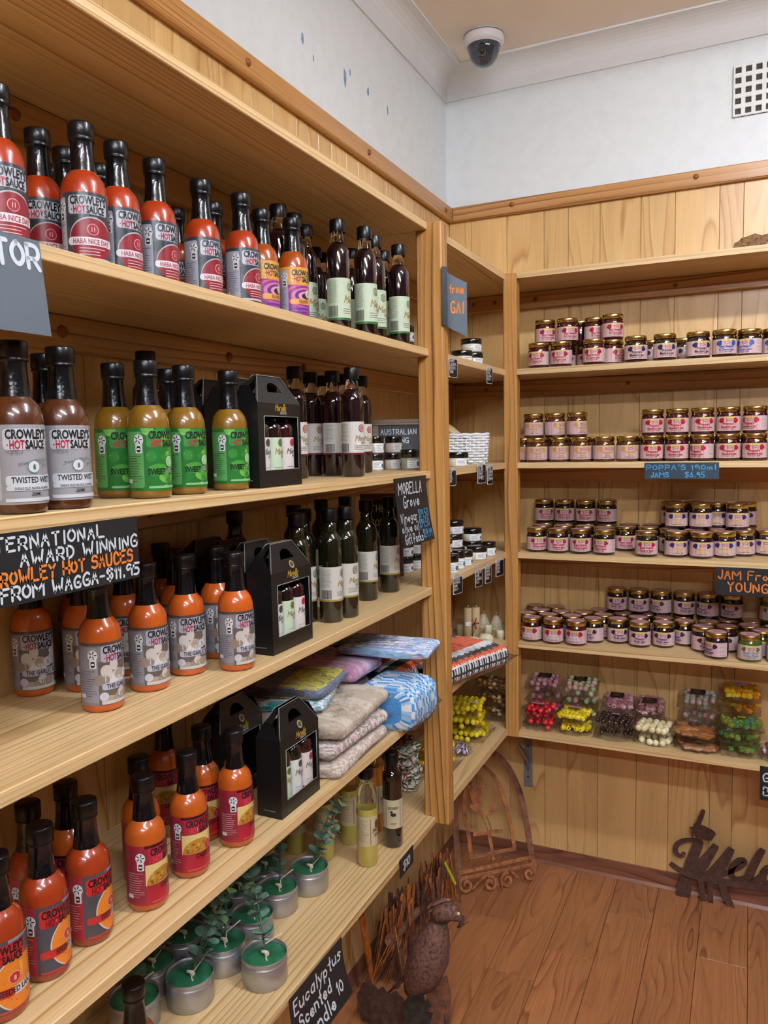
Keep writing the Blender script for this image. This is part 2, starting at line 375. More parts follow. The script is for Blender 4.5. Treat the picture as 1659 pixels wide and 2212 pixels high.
# ------------------------------------------------------------------ printing and hand lettering
GL = {}
for ch, st in {
 'A':'0229|2942|1535','B':'0209|0929483606|0636543202','C':'47391905123243','D':'0902|092947442202','E':'0902|0949|0636|0242','F':'0902|0949|0636',
 'G':'483929070412224245|4525','H':'0902|4942|0545','I':'1912','J':'3934221204','K':'0902|4905|1642','L':'0902|0242','M':'0209|0935|3569|6962','N':'0209|0942|4249',
 'O':'29070422444729','P':'0902|093948463505','Q':'29070422444729|2442','R':'0902|093948463505|2542','S':'48391907163645432203','T':'0949|2922','U':'090412324449',
 'V':'0922|2249','W':'0912|1236|3652|5269','X':'0942|4902','Y':'0926|4926|2622','Z':'0949|4902|0242',
 '0':'29070422444729','1':'0719|1912','2':'0719394702|0242','3':'0819384625|2545442202','4':'3932|3905|0545','5':'4909|0906|0636443202','6':'391604224345260504',
 '7':'0949|4912','8':'290826443212042648 29','9':'472907153647|4742','$':'48391907163645432203|2921','.':'1213','-':'0535',"'":'1917','&':'4207183826033245',
 'a':'4626042243|4642','b':'0902|0526443203','c':'4526042243','d':'4526042243|4942','e':'04444526042243','f':'392822|0636','g':'46260423 44|4641301001','h':'0902|05264542','i':'1612|1819',
 'k':'0902|4604|1542','l':'1912','m':'0602|05162522|25364542','n':'0602|05264542','o':'2604224426','p':'0600|0526443203','r':'0602|05162636','s':'452605343202','t':'29232232|0636',
 'u':'0603223343|4642','v':'0622|2246','w':'0612|1225|2542|4256','x':'0642|4602','y':'0623|4610'}.items():
    strokes = []
    for s in st.split('|'):
        s = s.replace(' ', ''); strokes.append([(int(s[i])/7, (int(s[i+1])-2)/7) for i in range(0, len(s)-1, 2)])
    GL[ch] = (max(p[0] for s in strokes for p in s), strokes)
def chaikin(p, n=2):
    if len(p) < 3: return p
    for _ in range(n):
        q = [p[0]]
        for a, b in zip(p, p[1:]): q += [(a[0]*.75+b[0]*.25, a[1]*.75+b[1]*.25), (a[0]*.25+b[0]*.75, a[1]*.25+b[1]*.75)]
        p = q+[p[-1]]
    return p
def hand_width(t, h, sp=.28, wx=1.0):
    return sum((GL[c][0]*wx+sp if c in GL else .55) for c in t)*h-sp*h
TXT = {}
def font_mesh(t, bold=.012):
    if (t, bold) in TXT: return TXT[(t, bold)]
    cu = bpy.data.curves.new('t', 'FONT'); cu.body = t; cu.size = 1; cu.resolution_u = 2; cu.offset = bold; cu.fill_mode = 'FRONT'
    o = bpy.data.objects.new('t', cu); COL.objects.link(o)
    dg = bpy.context.evaluated_depsgraph_get(); me = bpy.data.meshes.new_from_object(o.evaluated_get(dg))
    vs = [(v.co.x, v.co.y) for v in me.vertices]; fs = [list(p.vertices) for p in me.polygons]
    bpy.data.objects.remove(o); bpy.data.curves.remove(cu); bpy.data.meshes.remove(me)
    x0 = min(v[0] for v in vs); x1 = max(v[0] for v in vs)
    TXT[(t, bold)] = ([(x-x0, y) for x, y in vs], fs, x1-x0); return TXT[(t, bold)]
INK = {}
def ink(col, rough=.35):
    k = 'ink_'+col.lstrip('#')
    if k in MATS: return MATS[k]
    m = mat(k, col, rough); b = m.node_tree.nodes['Principled BSDF']; c = b.inputs['Base Color'].default_value; b.inputs['Base Color'].default_value = (c[0]*.7, c[1]*.7, c[2]*.7, 1); return m
class Print:
    """flat print laid on a label: u to the right, v up, in metres; wrapped round radius r when given"""
    def __init__(s, r=None, eps=.0003, mp=None, u0=None, u1=None): s.r = r; s.mb = MB(); s.cols = []; s.eps = eps; s.mp = mp; s.u0 = u0; s.u1 = u1; s.mb.smooth = r is not None
    def P(s, u, v, L):
        if s.mp: return s.mp(u, v, L*s.eps)
        if s.r is None: return (u, -L*s.eps, v)
        rr = s.r+L*s.eps; a = u/s.r; return (rr*math.sin(a), -rr*math.cos(a), v)
    def use(s, c):
        if c not in s.cols: s.cols.append(c)
        s.mb.cur = s.cols.index(c)
    def put(s, vs, fs, c, L): s.use(c); s.mb.add([s.P(u, v, L) for u, v in vs], fs); return s
    def strip(s, cols, c, L):
        vs = []; fs = []
        for u, lo, hi in cols: vs += [(u, lo), (u, hi)]
        for i in range(len(cols)-1): fs.append((2*i, 2*i+2, 2*i+3, 2*i+1))
        return s.put(vs, fs, c, L)
    def rect(s, u0, u1, v0, v1, c, L=1, rad=0):
        n = max(1, int((u1-u0)/.0016)) if s.r else 1; us = [u0+(u1-u0)*i/n for i in range(n+1)]
        if rad:
            us = sorted(set([u0+rad*(1-math.cos(PI/2*i/3)) for i in range(4)]+[u1-rad*(1-math.cos(PI/2*i/3)) for i in range(4)]+[u for u in us if u0+rad < u < u1-rad]))
        cols = []
        for u in us:
            d = max(0, rad-(u-u0), rad-(u1-u)); q = rad-math.sqrt(max(0, rad*rad-d*d)) if rad else 0; cols.append((u, v0+q, v1-q))
        return s.strip(cols, c, L)
    def oval(s, u, v, ru, rv, c, L=2, n=10, lo=-9, hi=9, u0=-9, u1=9):
        cols = []
        if s.r: n = max(n, int(2*ru/.0016))
        for i in range(n+1):
            a = PI*i/n; x = u-ru*math.cos(a); w = rv*math.sin(a)
            if u0 <= x <= u1: cols.append((x, max(v-w, lo), min(v+w, hi)))
        return s.strip([c2 for c2 in cols if c2[2] >= c2[1]], c, L)
    def text(s, t, u, v, h, c, L=3, sx=1.0, al='c', bold=.012, maxw=None, italic=0):
        vs, fs, w = font_mesh(t, bold); k = h/.72
        if maxw and w*k*sx > maxw: sx = maxw/(w*k)
        o = {'c': -w*k*sx/2, 'l': 0, 'r': -w*k*sx}[al]
        return s.put([(u+o+x*k*sx+italic*y*k, v+y*k) for x, y in vs], fs, c, L)
    def hand(s, t, u, v, h, c, L=3, th=.13, wx=1.0, sp=.28, jit=.03, al='l', seed=0, slope=0, maxw=None, slant=0, iters=2, fit=None):
        rng = random.Random(seed+len(t)); w = hand_width(t, h, sp, wx)
        if fit: maxw = fit
        if maxw and (w > maxw or fit): wx *= maxw/w; sp *= maxw/w
        w = hand_width(t, h, sp, wx)
        x = u-(w/2 if al == 'c' else w if al == 'r' else 0); u_0 = x
        for chx in t:
            if chx not in GL: x += .55*h*(wx if wx < 1 or fit else 1); continue
            gw, strokes = GL[chx]; jy = rng.uniform(-jit, jit)*h; js = 1+rng.uniform(-jit, jit)*1.5
            for st in strokes:
                p = [(x+(a*wx*js+slant*b)*h+rng.uniform(-jit, jit)*h*.4, v+jy+(x-u_0)*slope+b*h*js+rng.uniform(-jit, jit)*h*.4) for a, b in st]
                s.ribbon(chaikin(p, iters), th*h/2, c, L)
            x += (gw*wx+sp)*h
        return s
    def ribbon(s, p, w, c, L):
        vs = []; fs = []
        if len(p) == 2 and (p[0][0]-p[1][0])**2+(p[0][1]-p[1][1])**2 < 1e-12: p = [p[0], (p[0][0]+w*.5, p[0][1])]
        for i, q in enumerate(p):
            a = p[max(i-1, 0)]; b = p[min(i+1, len(p)-1)]; dx, dy = b[0]-a[0], b[1]-a[1]; l = math.hypot(dx, dy) or 1e-9
            dx /= l; dy /= l
            if i == 0: vs += [(q[0]-dx*w*.9-dy*w*.45, q[1]-dy*w*.9+dx*w*.45), (q[0]-dx*w*.9+dy*w*.45, q[1]-dy*w*.9-dx*w*.45)]
            vs += [(q[0]-dy*w, q[1]+dx*w), (q[0]+dy*w, q[1]-dx*w)]
            if i == len(p)-1: vs += [(q[0]+dx*w*.9-dy*w*.45, q[1]+dy*w*.9+dx*w*.45), (q[0]+dx*w*.9+dy*w*.45, q[1]+dy*w*.9-dx*w*.45)]
        for i in range(len(vs)//2-1): fs.append((2*i, 2*i+1, 2*i+3, 2*i+2))
        return s.put(vs, fs, c, L)
    def lines(s, u0, u1, v1, v0, n, c, L=2, t=.0005, seed=1, rag=.35):
        rng = random.Random(seed)
        for i in range(n):
            v = v1-(v1-v0)*i/max(1, n-1); e = u1-(u1-u0)*rag*rng.random(); s.rect(u0, e, v, v+t, c, L)
        return s
    def barcode(s, u0, u1, v0, v1, c, L=3):
        rng = random.Random(4); x = u0
        while x < u1:
            w = rng.choice([.0004, .0007, .001]); s.rect(x, min(x+w, u1), v0, v1, c, L); x += w+rng.choice([.0004, .0007])
        return s
    def mesh(s, name='print'): return s.mb.mesh(name, [ink(c) for c in s.cols])

# ------------------------------------------------------------------ kinds of goods (mesh data shared between copies)
KIND = {}
def kind(key, name, cat, r, h, parts): KIND[key] = dict(name=name, cat=cat, r=r, h=h, parts=parts)
def spawn(key, label, loc, rz=0, group=None, skip=()):
    K = KIND[key]; t = thing(K['name'], label, K['cat'], loc, rz, group)
    for p in K['parts']:
        if p[0] in skip: continue
        o = link(p[0], p[1], t)
        for q in p[2:]: link(q[0], q[1], o)
    return t
def band(r, z0, z1, a0, a1, m, name='label', n=20): return MB().lathe([(r, z0), (r, z1)], n, a0=a0, a1=a1).mesh(name, m)

black_cap = mat('black_cap', '#08090c', .33, coat=.12, spec=.35)
black_sleeve = mat('black_shrink_sleeve', '#07090d', .2, coat=.4, bump=.25, bscale=90, spec=.4)
clear = mat('clear_glass', '#ffffff', .03, trans=1, ior=1.3)
RB, HB = .026, .173
def sauce_parts(key, sauce, base, fill):
    body = MB().lathe([(0, .0), (.021, 0), (.0248, .002), (.026, .006), (.0259, .05), (.026, .09), (.0253, .099), (.0232, .107), (.0195, .1125), (.0155, .117), (.0148, .119), (0, .119)], 24).mesh('bottle_body', sauce)
    sl = MB().lathe([(.0158, .1155), (.0156, .118), (.0143, .126), (.0132, .140), (.0129, .1515), (.0136, .153)], 20).mesh('shrink_sleeve', black_sleeve)
    cp = MB().lathe([(.0129, .152), (.0146, .1525), (.0148, .1545), (.0138, .1555), (.0148, .157), (.0149, .1715), (.0141, .173), (0, .173)], 20).mesh('cap', black_cap)
    U = .078
    lab = band(RB+.0003, .010, .089, -U/RB, U/RB, ink(base, .3), 'label', 30)
    pr = Print(RB+.0003); fill(pr); pm = pr.mesh('label_print')
    kind(key, 'hot_sauce_bottle', 'sauce bottle', RB, HB, [('bottle_body', body), ('shrink_sleeve', sl), ('cap', cp), ('label', lab, ('label_print', pm))])
V0 = .010
def logo(p, box, ink1='#17181c', red='#b02a3c', dot=True):
    if box: p.rect(-.023, .024, V0+.054, V0+.075, box, 1, .004)
    p.text("CROWLEY'S", .001, V0+.0652, .0092, ink1, 3, sx=.62, maxw=.0425, bold=.035)
    p.text("HOT", -.0165, V0+.0552, .0086, red, 3, sx=.6, al='l', bold=.035, maxw=.0135)
    p.text("SAUCE", -.0025, V0+.0552, .0086, ink1, 3, sx=.6, al='l', bold=.035, maxw=.0215)
    if dot: p.oval(-.0185, V0+.059, .0008, .0008, red, 3, 6)
def backpanel(p, col, txt, star='#f2f4f4'):
    p.rect(-.054, -.027, V0+.004, V0+.074, col, 1, .003)
    p.rect(-.037, -.0285, V0+.047, V0+.062, star, 2, .001); p.oval(-.0327, V0+.0635, .0062, .0070, star, 2)
    for a in range(5): p.ribbon([(-.0327+.002*math.cos(a*1.26), V0+.064+.002*math.sin(a*1.26)), (-.0327+.0048*math.cos(a*1.26), V0+.064+.0052*math.sin(a*1.26))], .0006, '#20242a', 3)
    p.rect(-.0352, -.0302, V0+.0485, V0+.056, '#20242a', 3, .0015)
    p.rect(-.0345, -.0309, V0+.0512, V0+.0535, '#f2f4f4', 4)
    p.lines(-.052, -.029, V0+.043, V0+.012, 11, txt, 2, .0006)
    p.rect(-.052, -.044, V0+.010, V0+.015, '#e8e8e8', 3)
def circ(p, u, v, n, fill, ringc, inkc): 
    p.oval(u, v, .0066, .0066, ringc, 2, 12); p.oval(u, v, .0057, .0057, fill, 3, 12); p.text(n, u, v-.0026, .0052, inkc, 4, sx=.75)
def blobs(p, seed, cols, n, u0, u1, v0, v1, rmin, rmax):
    rng = random.Random(seed)
    for i in range(n): p.oval(rng.uniform(u0, u1), rng.uniform(v0, v1), rng.uniform(rmin, rmax), rng.uniform(rmin, rmax)*.8, rng.choice(cols), 1+.2*rng.random(), 8, lo=V0+.001, hi=V0+.078)
def f_haba(p):
    p.rect(-.027, .06, V0+.04, V0+.052, '#2b3138', .5); p.strip([(.004, V0+.05, V0+.052), (.02, V0+.03, V0+.05), (.03, V0+.024, V0+.05)], '#9c1f2c', 1)
    p.oval(.004, V0+.027, .027, .0245, '#b9bcc0', 1, 16); p.oval(.004, V0+.026, .0262, .0238, '#8c1b28', 1.3, 16)
    logo(p, '#ccd0da'); backpanel(p, '#b6b8c4', '#5a5a66'); circ(p, .004, V0+.037, '11', '#a52232', '#e8b8b4', '#f4e6e2')
    p.rect(-.025, .033, V0+.019, V0+.028, '#e7e5ea', 2, .004); p.text('HABA NICE DAY', .003, V0+.0205, .006, '#b3293c', 3, sx=.7, maxw=.05)
    p.lines(-.012, .02, V0+.015, V0+.008, 3, '#e9c6c6', 2, .0009); p.rect(-.025, .045, V0+.002, V0+.005, '#c9ccd4', 2)
def f_reaper(p):
    p.rect(-.054, .06, V0+.05, V0+.079, '#e9a83e', .5)
    for i, c in enumerate(['#d9598d', '#8b3a96', '#e27ba0', '#5b2a86', '#f0a0b4', '#2a1740']): p.oval(.006, V0+.032, .040-.006*i, .02-.003*i, c, .6+.1*i, 14, lo=V0+.001, hi=V0+.05)
    logo(p, '#f0bd62'); backpanel(p, '#b8b4c6', '#5d5470'); circ(p, .010, V0+.036, '12', '#e8d8b0', '#f5e6b8', '#3a2030')
    p.rect(-.024, .026, V0+.018, V0+.027, '#f0b05a', 2, .004); p.text('REAPER', .001, V0+.0198, .006, '#6b2a1a', 3, sx=.7); p.lines(-.02, .02, V0+.012, V0+.006, 2, '#8f5fc0', 2, .002)
def f_twist(p):
    rng = random.Random(3)
    for i in range(16):
        v = V0+.003+rng.random()*.072; u = rng.uniform(-.024, .03); p.hand(rng.choice(['uger', 'salt', 'cloves', 'garlic']), u, v, .004, '#6e6e74', 1, th=.1, slant=.3, jit=.05)
    logo(p, '#dcdfe4'); backpanel(p, '#c9cbd0', '#55585e'); circ(p, .005, V0+.037, '8', '#e2e8ea', '#6f9a94', '#2b2d30')
    p.rect(-.022, .035, V0+.018, V0+.0285, '#dfe6ea', 2, .003); p.text('TWISTED WIST', .004, V0+.0212, .0062, '#2b2d30', 3, sx=.7, maxw=.046, bold=.02)
    p.rect(-.022, .035, V0+.0135, V0+.018, '#dfe6ea', 2, .002); p.text('SHEAS OLD SKOOL FLAVOR', .004, V0+.0145, .0026, '#2b2d30', 3, sx=.8, maxw=.048)
    p.text('250ML', .006, V0+.0085, .0034, '#1c1c20', 3, italic=.2, sx=.8); p.rect(-.023, .045, V0+.0025, V0+.006, '#e4e8ea', 2)
def f_sweet(p):
    blobs(p, 5, ['#4a9c3a', '#74b84e', '#338736', '#1b682c', '#8cc862'], 46, -.026, .06, V0, V0+.079, .004, .012)
    rng = random.Random(9)
    for i in range(26):
        u = rng.uniform(-.022, .05); v = rng.uniform(V0+.004, V0+.07); a = rng.uniform(0, PI); p.ribbon([(u, v), (u+.01*math.cos(a), v+.008*math.sin(a))], .0004, '#b9e88c', 1.3)
    logo(p, '#3a9440'); backpanel(p, '#5fa860', '#1e4a2a'); circ(p, .008, V0+.036, '5', '#9ed68f', '#e8f4dc', '#f6fbf2')
    p.rect(.0045, .03, V0+.020, V0+.028, '#a9c7a6', 2); p.text('SWEET', -.0225, V0+.0205, .0074, '#0c2013', 3, al='l', sx=.7, bold=.03); p.text('LOVIN', .0055, V0+.0205, .0074, '#0c2013', 3, al='l', sx=.7, bold=.03)
    p.rect(-.022, .04, V0+.003, V0+.006, '#8cc78a', 2, .0014)
def f_garlic(p):
    p.rect(-.027, .06, V0, V0+.055, '#6a5f58', .5); blobs(p, 8, ['#d8d0c8', '#b7a48e', '#e6e2de', '#9a8a7a', '#c9bfb6'], 30, -.024, .05, V0+.002, V0+.052, .005, .011)
    logo(p, '#c1bfce'); backpanel(p, '#9a98a2', '#4c4a52'); p.rect(-.054, .07, V0+.0755, V0+.079, '#5c4a42', 1)
    circ(p, .010, V0+.036, '5', '#d9d8e0', '#b9b8c4', '#2a2a30')
    p.rect(-.023, .030, V0+.019, V0+.0275, '#c7c6d4', 2, .003); p.text('THE GARLIC SO', .003, V0+.0205, .006, '#1a1b22', 3, sx=.7, maxw=.046, bold=.02)
    p.rect(-.024, .045, V0+.001, V0+.005, '#d6d2cc', 2); p.oval(-.021, V0+.011, .0055, .0055, '#d4d2dc', 2)
def f_cajun(p):
    p.rect(-.027, .06, V0+.026, V0+.0535, '#ecd488', .8); p.oval(-.004, V0+.0265, .022, .020, '#c08a34', .95, 14, lo=V0+.026); blobs(p, 4, ['#a8701f', '#d6a552', '#8a5a18'], 22, -.02, .01, V0+.028, V0+.040, .001, .003)
    p.rect(-.027, .07, V0+.0755, V0+.079, '#3a1218', 1); logo(p, '#b32a3e', red='#e0485a', dot=False); backpanel(p, '#93273a', '#e3c6c6')
    circ(p, .012, V0+.033, '7', '#b3303f', '#d9707a', '#f4d8d4'); p.rect(-.027, .06, V0, V0+.020, '#b2202f', 1.1); p.rect(-.027, .05, V0+.017, V0+.026, '#a8243a', 1.3)
    p.text('CAJED', -.008, V0+.019, .0062, '#170c10', 3, al='l', sx=.72, bold=.02); p.text('UP', .0115, V0+.019, .0062, '#170c10', 3, al='l', sx=.72, bold=.02)
    p.oval(.03, V0+.02, .008, .010, '#e08a2c', 1.4); p.rect(-.02, .03, V0+.002, V0+.0045, '#d0505a', 2)
def f_seeded(p):
    p.rect(-.027, .06, V0, V0+.079, '#4b4b52', .5); p.oval(.018, V0+.030, .031, .031, '#e9d3c0', 1, 18, lo=V0+.001, hi=V0+.056); p.oval(.018, V0+.030, .0295, .0295, '#ef8b2e', 1.2, 18, lo=V0+.001, hi=V0+.056)
    rng = random.Random(2)
    for i in range(16): a = rng.uniform(0, 6.28); p.ribbon([(.018+.006*math.cos(a), V0+.03+.006*math.sin(a)), (.018+.02*math.cos(a), V0+.03+.02*math.sin(a))], .0012, rng.choice(['#f6ab4c', '#d9641e', '#e84a1e']), 1.4)
    logo(p, '#c62b2c', red='#7a1418', dot=False); p.rect(.004, .05, V0+.0755, V0+.079, '#8a94a8', 1); backpanel(p, '#b0323a', '#eac6c4')
    circ(p, .009, V0+.037, '8', '#c93a34', '#f0b8a8', '#f7e8e2'); p.rect(-.024, .008, V0+.018, V0+.0275, '#c32d2a', 2, .003); p.rect(.008, .04, V0+.018, V0+.0275, '#e6dfe2', 2)
    p.text('SEEDED LAN', .010, V0+.0205, .0064, '#191216', 3, sx=.7, maxw=.040, bold=.02); p.rect(-.024, .05, V0+.001, V0+.0035, '#c33a30', 2)
def sauce(name, col, translucent=0): return mat(name, col, .26, coat=.75, mottle=.12, bscale=45, trans=translucent)
sauce_parts('haba', sauce('sauce_habanero', '#9a300e'), '#3b4049', f_haba)
sauce_parts('reaper', sauce('sauce_reaper', '#96420f'), '#8a3a8c', f_reaper)
sauce_parts('twist', sauce('sauce_brown', '#47230f'), '#a9a8ac', f_twist)
sauce_parts('sweet', sauce('sauce_amber', '#785512'), '#27752f', f_sweet)
sauce_parts('garlic', sauce('sauce_garlic', '#b45216'), '#8b8784', f_garlic)
sauce_parts('cajun', sauce('sauce_cajun', '#a94f15'), '#a3263a', f_cajun)
sauce_parts('seeded', sauce('sauce_seeded', '#8c2f10'), '#b2323a', f_seeded)

# tall bottles
RV, HV = .022, .21
def ribbed_cap(r, z0, z1, m, name='cap'):
    mb = MB(); n = 32; mb.lathe([(r*.96, z0), (r, z0+.001), (r, z1-.0015), (r*.94, z1), (0, z1)], n)
    for i, (x, y, z) in enumerate(mb.v):
        if abs(math.hypot(x, y)-r) < 1e-5: k = 1-.035*((i) % 2); mb.v[i] = (x*k, y*k, z)
    return mb.mesh(name, m)
def tall(key, name, cat, liquid, glass, neck_m, lab, cap_m=black_cap, fill_z=.160, r=RV, h=HV, lz=(.024, .101), prn=None, half=False):
    s = h/.21; R = r
    body = MB().lathe([(0, 0), (R*.9, 0), (R, .003*s), (R, .148*s), (R*.95, .155*s), (R*.75, .162*s), (R*.6, .168*s), (0, .168*s)], 22).mesh('bottle_body', liquid)
    neck = MB().lathe([(R*.62, .1665*s), (R*.575, .174*s), (R*.55, .19*s), (R*.52, .19*s)], 18).mesh('neck', neck_m)
    cap = ribbed_cap(R*.68, .187*s, .21*s, cap_m)
    a = 1.9
    parts = [('bottle_body', body), ('neck', neck), ('cap', cap)]
    if lab:
        lb = band(R+.0003, lz[0]*s, lz[1]*s, -a, a, ink(lab, .45), 'label', 24)
        if prn:
            p = Print(R+.0003); prn(p, lz[0]*s, lz[1]*s); parts.append(('label', lb, ('label_print', p.mesh('label_print'))))
        else: parts.append(('label', lb))
    kind(key, name, cat, R, h, parts)
def morella(p, u, v, h, c1='#a8863a', c2='#6d6a55', gap=.55):
    p.hand('Morella', u, v, h, c1, 3, th=.11, slant=.25, sp=.10, wx=.75, jit=.01); p.text('GROVE', u+h*1.1, v-h*gap, h*.4, c2, 3, al='l', sx=.8)
def pr_vin(crest, bandc, barc):
    def f(p, a, b):
        H = b-a; p.oval(.0115, b-H*.2, .0068, .0075, crest, 2, 12); p.oval(.0115, b-H*.2, .0052, .006, '#d8d2c4', 2.5, 10)
        for k in (-1, 0, 1): p.ribbon([(.0115+k*.0026, b-H*.26), (.0115+k*.0026, b-H*.14)], .0008, crest, 3)
        morella(p, -.002, b-H*.58, H*.17); p.lines(-.004, .022, b-H*.74, b-H*.84, 3, '#8a8a74', 2, .0008)
        p.lines(-.036, -.014, b-H*.08, a+H*.42, 13, '#8d917c', 2, .0006, rag=.2); p.barcode(-.035, -.015, a+H*.08, a+H*.34, '#33332e'); p.rect(-.04, .04, a, a+H*.055, bandc, 2)
    return f
dark_liq = mat('dark_vinegar', '#16080c', .06, coat=1.0); red_liq = mat('red_vinegar', '#2a0a10', .06, coat=1.0)
dark_glass = mat('dark_oil_glass', '#0f1208', .06, coat=1.0)
tall('vin_green', 'vinegar_bottle', 'vinegar bottle', dark_liq, None, clear, '#cfe0c2', lz=(.024, .101), prn=pr_vin('#5f7a3a', '#2e6e34', 0))
tall('vin_white', 'vinegar_bottle', 'vinegar bottle', dark_liq, None, clear, '#e4e2da', lz=(.043, .106), prn=pr_vin('#a8403c', '#6b1f26', 0))
tall('oil', 'olive_oil_bottle', 'oil bottle', dark_glass, None, dark_glass, '#dad8cc', lz=(.040, .104), prn=pr_vin('#5a5748', '#a8924a', 0))
tall('mini_green', 'miniature_bottle', 'small bottle', dark_liq, None, dark_liq, '#cfe6c4', r=.0168, h=.126, lz=(.024, .125), prn=lambda p, a, b: (p.oval(.004, b-.008, .005, .006, '#5f7a3a', 2), morella(p, -.007, b-.026, .009), p.rect(-.02, .02, a, a+.004, '#3a9a3e', 2), p.lines(-.008, .009, a+.014, a+.009, 2, '#7a8a6a', 2)))
tall('mini_red', 'miniature_bottle', 'small bottle', red_liq, None, dark_liq, '#e8e0da', r=.0168, h=.126, lz=(.024, .125), prn=lambda p, a, b: (p.oval(.004, b-.008, .005, .006, '#b0343a', 2), morella(p, -.007, b-.026, .009, '#5a5248'), p.rect(-.02, .02, a, a+.004, '#a81e2c', 2), p.lines(-.008, .009, a+.014, a+.009, 2, '#b07a74', 2)))
tall('mini_white', 'miniature_bottle', 'small bottle', dark_glass, None, dark_glass, '#e2e6e2', r=.0168, h=.126, lz=(.024, .125), prn=lambda p, a, b: (p.oval(.004, b-.008, .005, .006, '#4a4a44', 2), morella(p, -.007, b-.026, .009, '#5a5248'), p.lines(-.008, .009, a+.014, a+.009, 2, '#7a7a70', 2)))
def pr_syr(p, a, b):
    p.ribbon([(-.004, a+.004), (-.004, b-.004)], .0004, '#2a2420', 2); p.ribbon([(-.004, b-.004), (.028, b-.004)], .0004, '#2a2420', 2); p.ribbon([(-.004, a+.004), (.028, a+.004)], .0004, '#2a2420', 2)
    p.text('JALA', .0, a+.030, .0075, '#231c18', 3, al='l', sx=.75, bold=.02); p.text('SYRUP', .004, a+.019, .0065, '#231c18', 3, al='l', sx=.7, bold=.02); p.oval(.012, b-.018, .006, .009, '#6b4a44', 2); p.lines(-.034, -.008, b-.008, a+.010, 14, '#6d6250', 2, .0006, rag=.4)
def pr_eld(p, a, b):
    for q in ([(-.016, a+.004), (-.016, b-.004)], [(.016, a+.004), (.016, b-.004)], [(-.016, b-.004), (.016, b-.004)], [(-.016, a+.004), (.016, a+.004)]): p.ribbon(q, .0004, '#3a3228', 2)
    p.text('ELDERBERRY', 0, b-.020, .0055, '#2b2118', 3, sx=.55, maxw=.025); p.text('SYRUP', 0, a+.009, .0045, '#2b2118', 3, sx=.7); p.rect(-.009, .009, a+.020, b-.026, '#c9c2ac', 2); p.oval(0, a+.031, .006, .004, '#28241c', 3); p.oval(-.004, a+.037, .003, .003, '#3a3428', 3)
pale_syr = mat('pale_syrup', '#b4a64e', .06, coat=1.0, mottle=.2, bscale=20); amb_syr = mat('amber_syrup', '#a8661c', .06, coat=1.0)
pale_neck = mat('pale_glass', '#d8d8b8', .05, trans=.8)
def syrup(key, liq, paper, prn, fill):
    R = .0217
    low = MB().lathe([(0, 0), (R*.9, 0), (R, .003), (R, fill)], 22).mesh('liquid', liq)
    up = MB().lathe([(R, fill), (R, .150), (R*.95, .158), (R*.75, .165), (R*.6, .171), (R*.56, .19)], 22).mesh('glass', clear if fill < .15 else liq)
    cap = ribbed_cap(R*.68, .184, .207, black_cap)
    lb = band(R+.0003, .045, .108, -1.8, 1.8, ink(paper, .6), 'label', 24); p = Print(R+.0003); prn(p, .045, .108)
    top = MB().lathe([(0, fill-.0005), (R-.0004, fill-.0005)], 16).mesh('liquid_surface', liq)
    kind(key, 'syrup_bottle', 'syrup bottle', R, .207, [('liquid', low), ('glass', up), ('liquid_surface', top), ('cap', cap), ('label', lb, ('label_print', p.mesh('label_print')))])
syrup('jala', pale_syr, '#d8c69c', pr_syr, .122); syrup('elder', dark_liq, '#d9cba6', pr_eld, .160); syrup('amber', amb_syr, '#d8c69c', pr_syr, .160)

# jam jars
RJ, HJ = .0305, .071
gold = mat('gold_lid', '#c9b06a', .25, metal=1.0)
def jar(key, jam, fill, labc='#e6c3bf', stick='#d6a7a6'):
    body = MB().lathe([(0, 0), (.026, 0), (.0292, .002), (.0302, .006), (.0302, .047), (.0292, .0525), (.0272, .0555), (.0268, .0585), (0, .0585)], 22).mesh('jar_body', jam)
    lid = MB().lathe([(.0285, .0575), (.0294, .058), (.0296, .068), (.0288, .0705), (.0265, .0710), (.0262, .0703), (0, .0703)], 24).mesh('lid', gold)
    st = MB().lathe([(.0245, .0704), (0, .07045)], 20); st.cur = 1; st.lathe([(.021, .0706), (.020, .0707)], 20); st.lathe([(.010, .0706), (.004, .0707)], 12)
    stm = st.mesh('lid_sticker', [ink(stick, .4), ink('#b86a7e')])
    lb = band(.0304, .0075, .0455, -1.95, 1.75, ink(labc, .35), 'label', 26); p = Print(.0304); fill(p)
    kind(key, 'jam_jar', 'jam jar', RJ, HJ, [('jar_body', body), ('lid', lid, ('lid_sticker', stm)), ('label', lb, ('label_print', p.mesh('label_print')))])
def jar_print(l1, l2, col, fruit, fcol, leaf='#7fae4a', top='#e9cf7a', back='#ecd6d3'):
    def f(p):
        p.rect(-.013, .016, .0395, .0455, top, .6)
        for k in range(9): p.rect(-.054+k*.012, -.051+k*.012, .008, .045, '#dcb0ae', .3)
        p.hand('Sweet', -.007, .036, .0035, '#b8407a', 2, th=.2, slope=.25, slant=.2); p.hand('Treats', -.006, .031, .0035, '#b8407a', 2, th=.2, slope=.25, slant=.2)
        for sx in (-1, 1):
            for dx, dy in ((0, 0), (.004*sx, .002), (.001, .0045)): p.oval(.0165*sx+dx, .0325+dy, fruit, fruit*1.1, fcol, 2+abs(dx)*50, 8)
            p.oval(.0165*sx-.003, .0395, .0028, .0018, leaf, 2, 6)
        p.text(l1, 0, .0235, .0062, col, 3, maxw=.036, bold=.03); p.text(l2, 0, .0155, .0062, col, 3, maxw=.036, bold=.03); p.text('NET WEIGHT 190 ML', 0, .011, .0026, '#5a2a3a', 3, maxw=.026)
        p.rect(.0285, .053, .009, .044, back, 1); p.lines(.030, .051, .041, .012, 9, '#b07a92', 2, .0009, rag=.3); p.rect(-.057, -.046, .012, .030, '#cfd8ea', 1)
    return f
